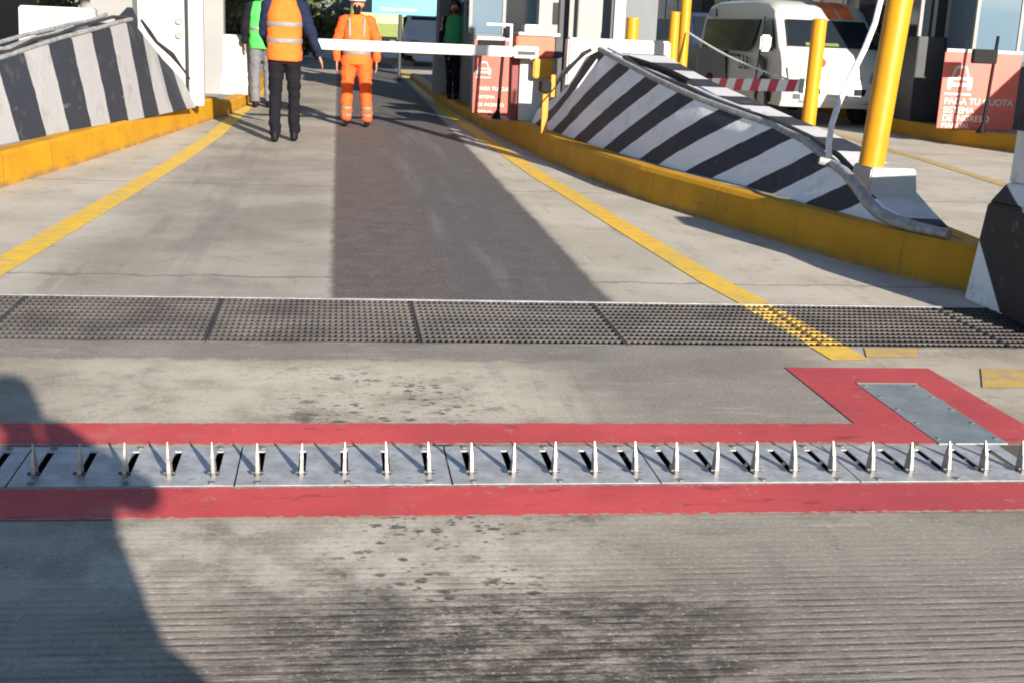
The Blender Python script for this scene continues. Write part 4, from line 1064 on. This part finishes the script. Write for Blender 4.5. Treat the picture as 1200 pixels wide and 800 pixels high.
# ------------------------------------------------------------------ other vehicles far off
def car(label, cx, Y, L, W, H, mat, name='parked_car', cat='car', kind='car', rz=0, g=None):
    root = thing(name, label, cat, (cx, Y, 0), g)
    if kind == 'car': prof = [(0, .3), (-.03, .6), (.1, .78), (L*.24, .92), (L*.4, H), (L*.72, H), (L*.9, .98), (L, .9), (L+.02, .5), (L, .3)]
    elif kind == 'pickup': prof = [(0, .4), (-.03, .8), (.1, 1.0), (L*.2, 1.08), (L*.32, H), (L*.55, H), (L*.6, 1.1), (L, 1.08), (L, .45)]
    else: prof = [(0, .4), (-.03, 1.0), (.02, 1.3), (.15, H-.15), (.4, H), (L-.2, H), (L, H-.2), (L, .4)]
    m = MB(); n = len(prof)
    rings = []
    for s in (-1, -.9, .9, 1):
        k = lambda z: (W/2)*(1 if z < 1.0 else 1-.16*(z-1)/max(.3, H-1)*(1 if kind != 'bus' else .3))
        ins = .06 if abs(s) == 1 else 0
        rings.append([Vector((cx+s*k(z), Y+y+(ins if y < L/2 else -ins), z-(ins*.6 if z > H-.3 else 0))) for y, z in prof])
    m.loft(rings); m.build('body', M[mat], root, bevel=.02)
    if kind == 'car': q = [(L*.26, .95), (L*.385, H-.06)]
    elif kind == 'pickup': q = [(L*.215, 1.12), (L*.305, H-.08)]
    else: q = [(.035, 1.4), (.13, H-.25)]
    (ya, za), (yb, zb) = q
    MB().add([(cx-W*.42, Y+ya-.03, za), (cx+W*.42, Y+ya-.03, za), (cx+W*.37, Y+yb-.03, zb), (cx-W*.37, Y+yb-.03, zb)], [(0, 1, 2, 3)]).build('windshield', M['glass'], root)
    for s in (-1, 1):
        MB().box(cx+s*W*.36-.12, cx+s*W*.36+.12, Y-.05, Y+.02, .6, .73).build('headlight', M['lgrey'], root)
        if kind == 'bus': y0, y1, z0, z1 = .6, L-.5, 1.35, H-.3
        elif kind == 'car': y0, y1, z0, z1 = L*.42, L*.72, .98, H-.08
        else: y0, y1, z0, z1 = L*.34, L*.54, 1.14, H-.1
        MB().box(cx+s*(W/2-.05)-.045, cx+s*(W/2-.05)+.055 if kind == 'bus' else cx+s*(W/2-.1)+.055, Y+y0, Y+y1, z0, z1).build('side_window', M['glass'], root)
        for yy in (L*.18, L*.8):
            MB().tube([(cx+s*(W/2-.12)-.1, Y+yy, .32), (cx+s*(W/2-.12)+.1, Y+yy, .32)], .32, 18).build('wheel', M['rubber'], root, smooth=True)
    MB().box(cx-W*.3, cx+W*.3, Y-.06, Y, .38, .5).build('grille', M['black'], root)
    return root
car('white car waiting far down the lane beside the woman', 2.75, 37, 4.2, 1.75, 1.42, 'van_white')
car('grey and lime green bus far behind the man in orange coveralls', 1.6, 52, 9, 2.3, 2.6, 'car_lime', 'bus', 'bus', 'bus')
car('dark blue pickup truck behind the white van', 8.6, 27.5, 5, 1.8, 1.75, 'van_navy', 'pickup_truck', 'pickup truck', 'pickup')
car('white box truck far behind the thin yellow posts', 10.6, 31, 6, 2.2, 2.9, 'van_white', 'box_truck', 'truck', 'bus')
car('dark grey car far down the road left of the orange arm', -.6, 58, 4.2, 1.75, 1.45, 'dgrey')
# blue billboard
t = thing('blue_sign', 'blue sign board on a single post above the far end of the lane', 'sign', (1.4, 29, 0))
MB().box(.72, 2.12, 29, 29.06, 1.42, 2.6).build('board', M['sign_blue'], t, bevel=.01)
MB().tube([(1.34, 29.1, 0), (1.34, 29.1, 2.5)], .04, 10).build('post', M['dgrey'], t, smooth=True)
MB().box(.9, 1.7, 28.985, 28.998, 1.5, 1.55).build('pale_band', M['white_clean'], t)
# far things: white gate frame, wall, low concrete island
t = thing('white_frame', 'small white pipe frame far behind the lowered arm', 'frame', (-.9, 44, 0))
MB().tube([(-1.15, 44, 0), (-1.15, 44, .95), (-.2, 44, .95), (-.2, 44, 0)], .035, 8).build('pipe_frame', M['white_clean'], t, smooth=True)
MB().box(-1.1, -.7, 43.98, 44.02, .5, .85).build('sign_plate', M['white_clean'], t)
tag(MB().box(-4, 5.5, 62, 62.3, 0, 2.2).build('boundary_wall', M['grey_wall'], loc=(1, 62, 0), bevel=.02), 'long low grey wall closing the view far down the lane', 'wall')
tag(MB().hexa([(.6, 38), (2.15, 37.2), (2.3, 39.2), (.6, 39.5)], 0, [(.65, 38.1), (2.1, 37.3), (2.25, 39.1), (.65, 39.4)], .14).build('traffic_island', M['island'], bevel=.02), kind='structure')
for i, (x0, x1, y, h, mt) in enumerate([(-40, -22, 75, 6, 'lgrey'), (-20, -2, 85, 7.5, 'grey_wall'), (0, 24, 80, 7, 'lgrey'), (26, 50, 70, 6.5, 'grey_wall')]):
    t = thing('low_building', ['pale low building far left behind the trees', 'grey flat building behind the left trees', 'pale wide building beyond the far wall', 'grey low building far right behind the booths'][i], 'building', ((x0+x1)/2, y, 0))
    MB().box(x0, x1, y, y+12, 0, h).build('wall', M[mt], t)
    MB().box(x0-.3, x1+.3, y-.3, y+12.3, h, h+.4).build('roof', M['lgrey'], t)
    k = int((x1-x0)/3)
    for j in range(k):
        MB().box(x0+1+j*3, x0+2.6+j*3, y-.05, y+.02, 1.1, 2.4).build('window', M['glass'], t)
# trees
def crown(m, c, rx, ry, rz_, n, s):
    cl = [(Vector((random.gauss(0, .5), random.gauss(0, .5), random.gauss(0, .45)))) for _ in range(22)]
    for _ in range(n):
        q = random.choice(cl); p = Vector((q.x*rx+random.gauss(0, .2)*rx, q.y*ry+random.gauss(0, .2)*ry, q.z*rz_+random.gauss(0, .2)*rz_))+c
        a = Vector((random.gauss(0, 1), random.gauss(0, 1), random.gauss(0, 1))).normalized(); b = a.orthogonal().normalized(); d = a.cross(b)
        k = s*random.uniform(.6, 1.3); m.quad(p-b*k, p-d*k*.5, p+b*k, p+d*k*.5)
for i, (x, y, h, l) in enumerate([(-7.5, 33, 5.5, 'dark leafy tree behind the left white wall'), (-4.2, 37, 6, 'dark leafy tree behind the person in the green vest'),
                                  (-1.2, 50, 6, 'dark tree behind the person in the orange vest, beyond the far gate'), (-11, 36, 6.5, 'dark leafy tree farthest left')]):
    t = thing('leafy_tree', l, 'tree', (x, y, 0), 'dark trees beyond the left island')
    MB().tube([(x, y, 0), (x+.1, y, 1.2), (x-.05, y+.1, 2.6), (x+.1, y, h*.7)], [.2, .16, .11, .05], 10).build('trunk', M['bark'], t, smooth=True)
    m = MB()
    for k in range(4):
        a = random.uniform(0, 6.28); m.tube([(x, y, 1.5+k*.4), (x+math.cos(a)*.9, y+math.sin(a)*.9, 2.4+k*.5), (x+math.cos(a)*1.5, y+math.sin(a)*1.5, 3.3+k*.5)], [.08, .05, .02], 6)
    m.build('limbs', M['bark'], t, smooth=True)
    m = MB(); crown(m, Vector((x, y, h*.55)), 1.9, 1.9, h*.35, 6000, .14); m.build('crown', M['leaf'], t)
m = MB()
for i in range(26):
    x = -16+i*.62; crown(m, Vector((x, 40+random.uniform(-1, 1), .9)), .7, .6, .8, 700, .11)
tag(m.build('hedge', M['leaf'], loc=(-8, 40, 0)), 'dark dense hedge along the ground behind the left island', 'hedge')

# canopy of the toll plaza (above the frame; it shades the far lanes)
t = thing('plaza_canopy', 'high flat roof canopy over the toll booths, above the frame', 'canopy', (3, 26, 0))
MB().box(-12, 18, 19, 34, 5.4, 6.2).build('roof_slab', M['lgrey'], t, bevel=.05)
for x in (-5.6, 4.2, 12.5):
    for y in (24, 31): MB().tube([(x, y, 0), (x, y, 5.4)], .2, 16).build('column', M['lgrey'], t, smooth=True)

# ------------------------------------------------------------------ light
w = bpy.data.worlds.new('World'); scene.world = w; w.use_nodes = True
nt = w.node_tree; sky = nt.nodes.new('ShaderNodeTexSky'); sky.sky_type = 'NISHITA'; sky.sun_disc = False
EL, AZ = R(18), R(18)
sky.sun_elevation = EL; sky.sun_rotation = R(180-18); sky.air_density = 1.0; sky.dust_density = .4; sky.ozone_density = 2.5
bg = nt.nodes['Background']; bg.inputs[1].default_value = .06
nt.links.new(sky.outputs[0], bg.inputs[0])
sl = bpy.data.lights.new('sun', 'SUN'); sl.energy = 4.4; sl.angle = R(.5); sl.color = (1, .91, .78)
so = bpy.data.objects.new('sun', sl); C.objects.link(so)
sd = Vector((math.sin(AZ)*math.cos(EL), -math.cos(AZ)*math.cos(EL), math.sin(EL)))
so.rotation_euler = sd.to_track_quat('Z', 'Y').to_euler(); so.location = sd*30
vs = scene.view_settings; vs.view_transform = 'Standard'; vs.look = 'None'; vs.gamma = 1; vs.use_curve_mapping = False; vs.exposure = 1.5
scene.cycles.filter_width = 1.9
scene.render.engine = 'CYCLES'
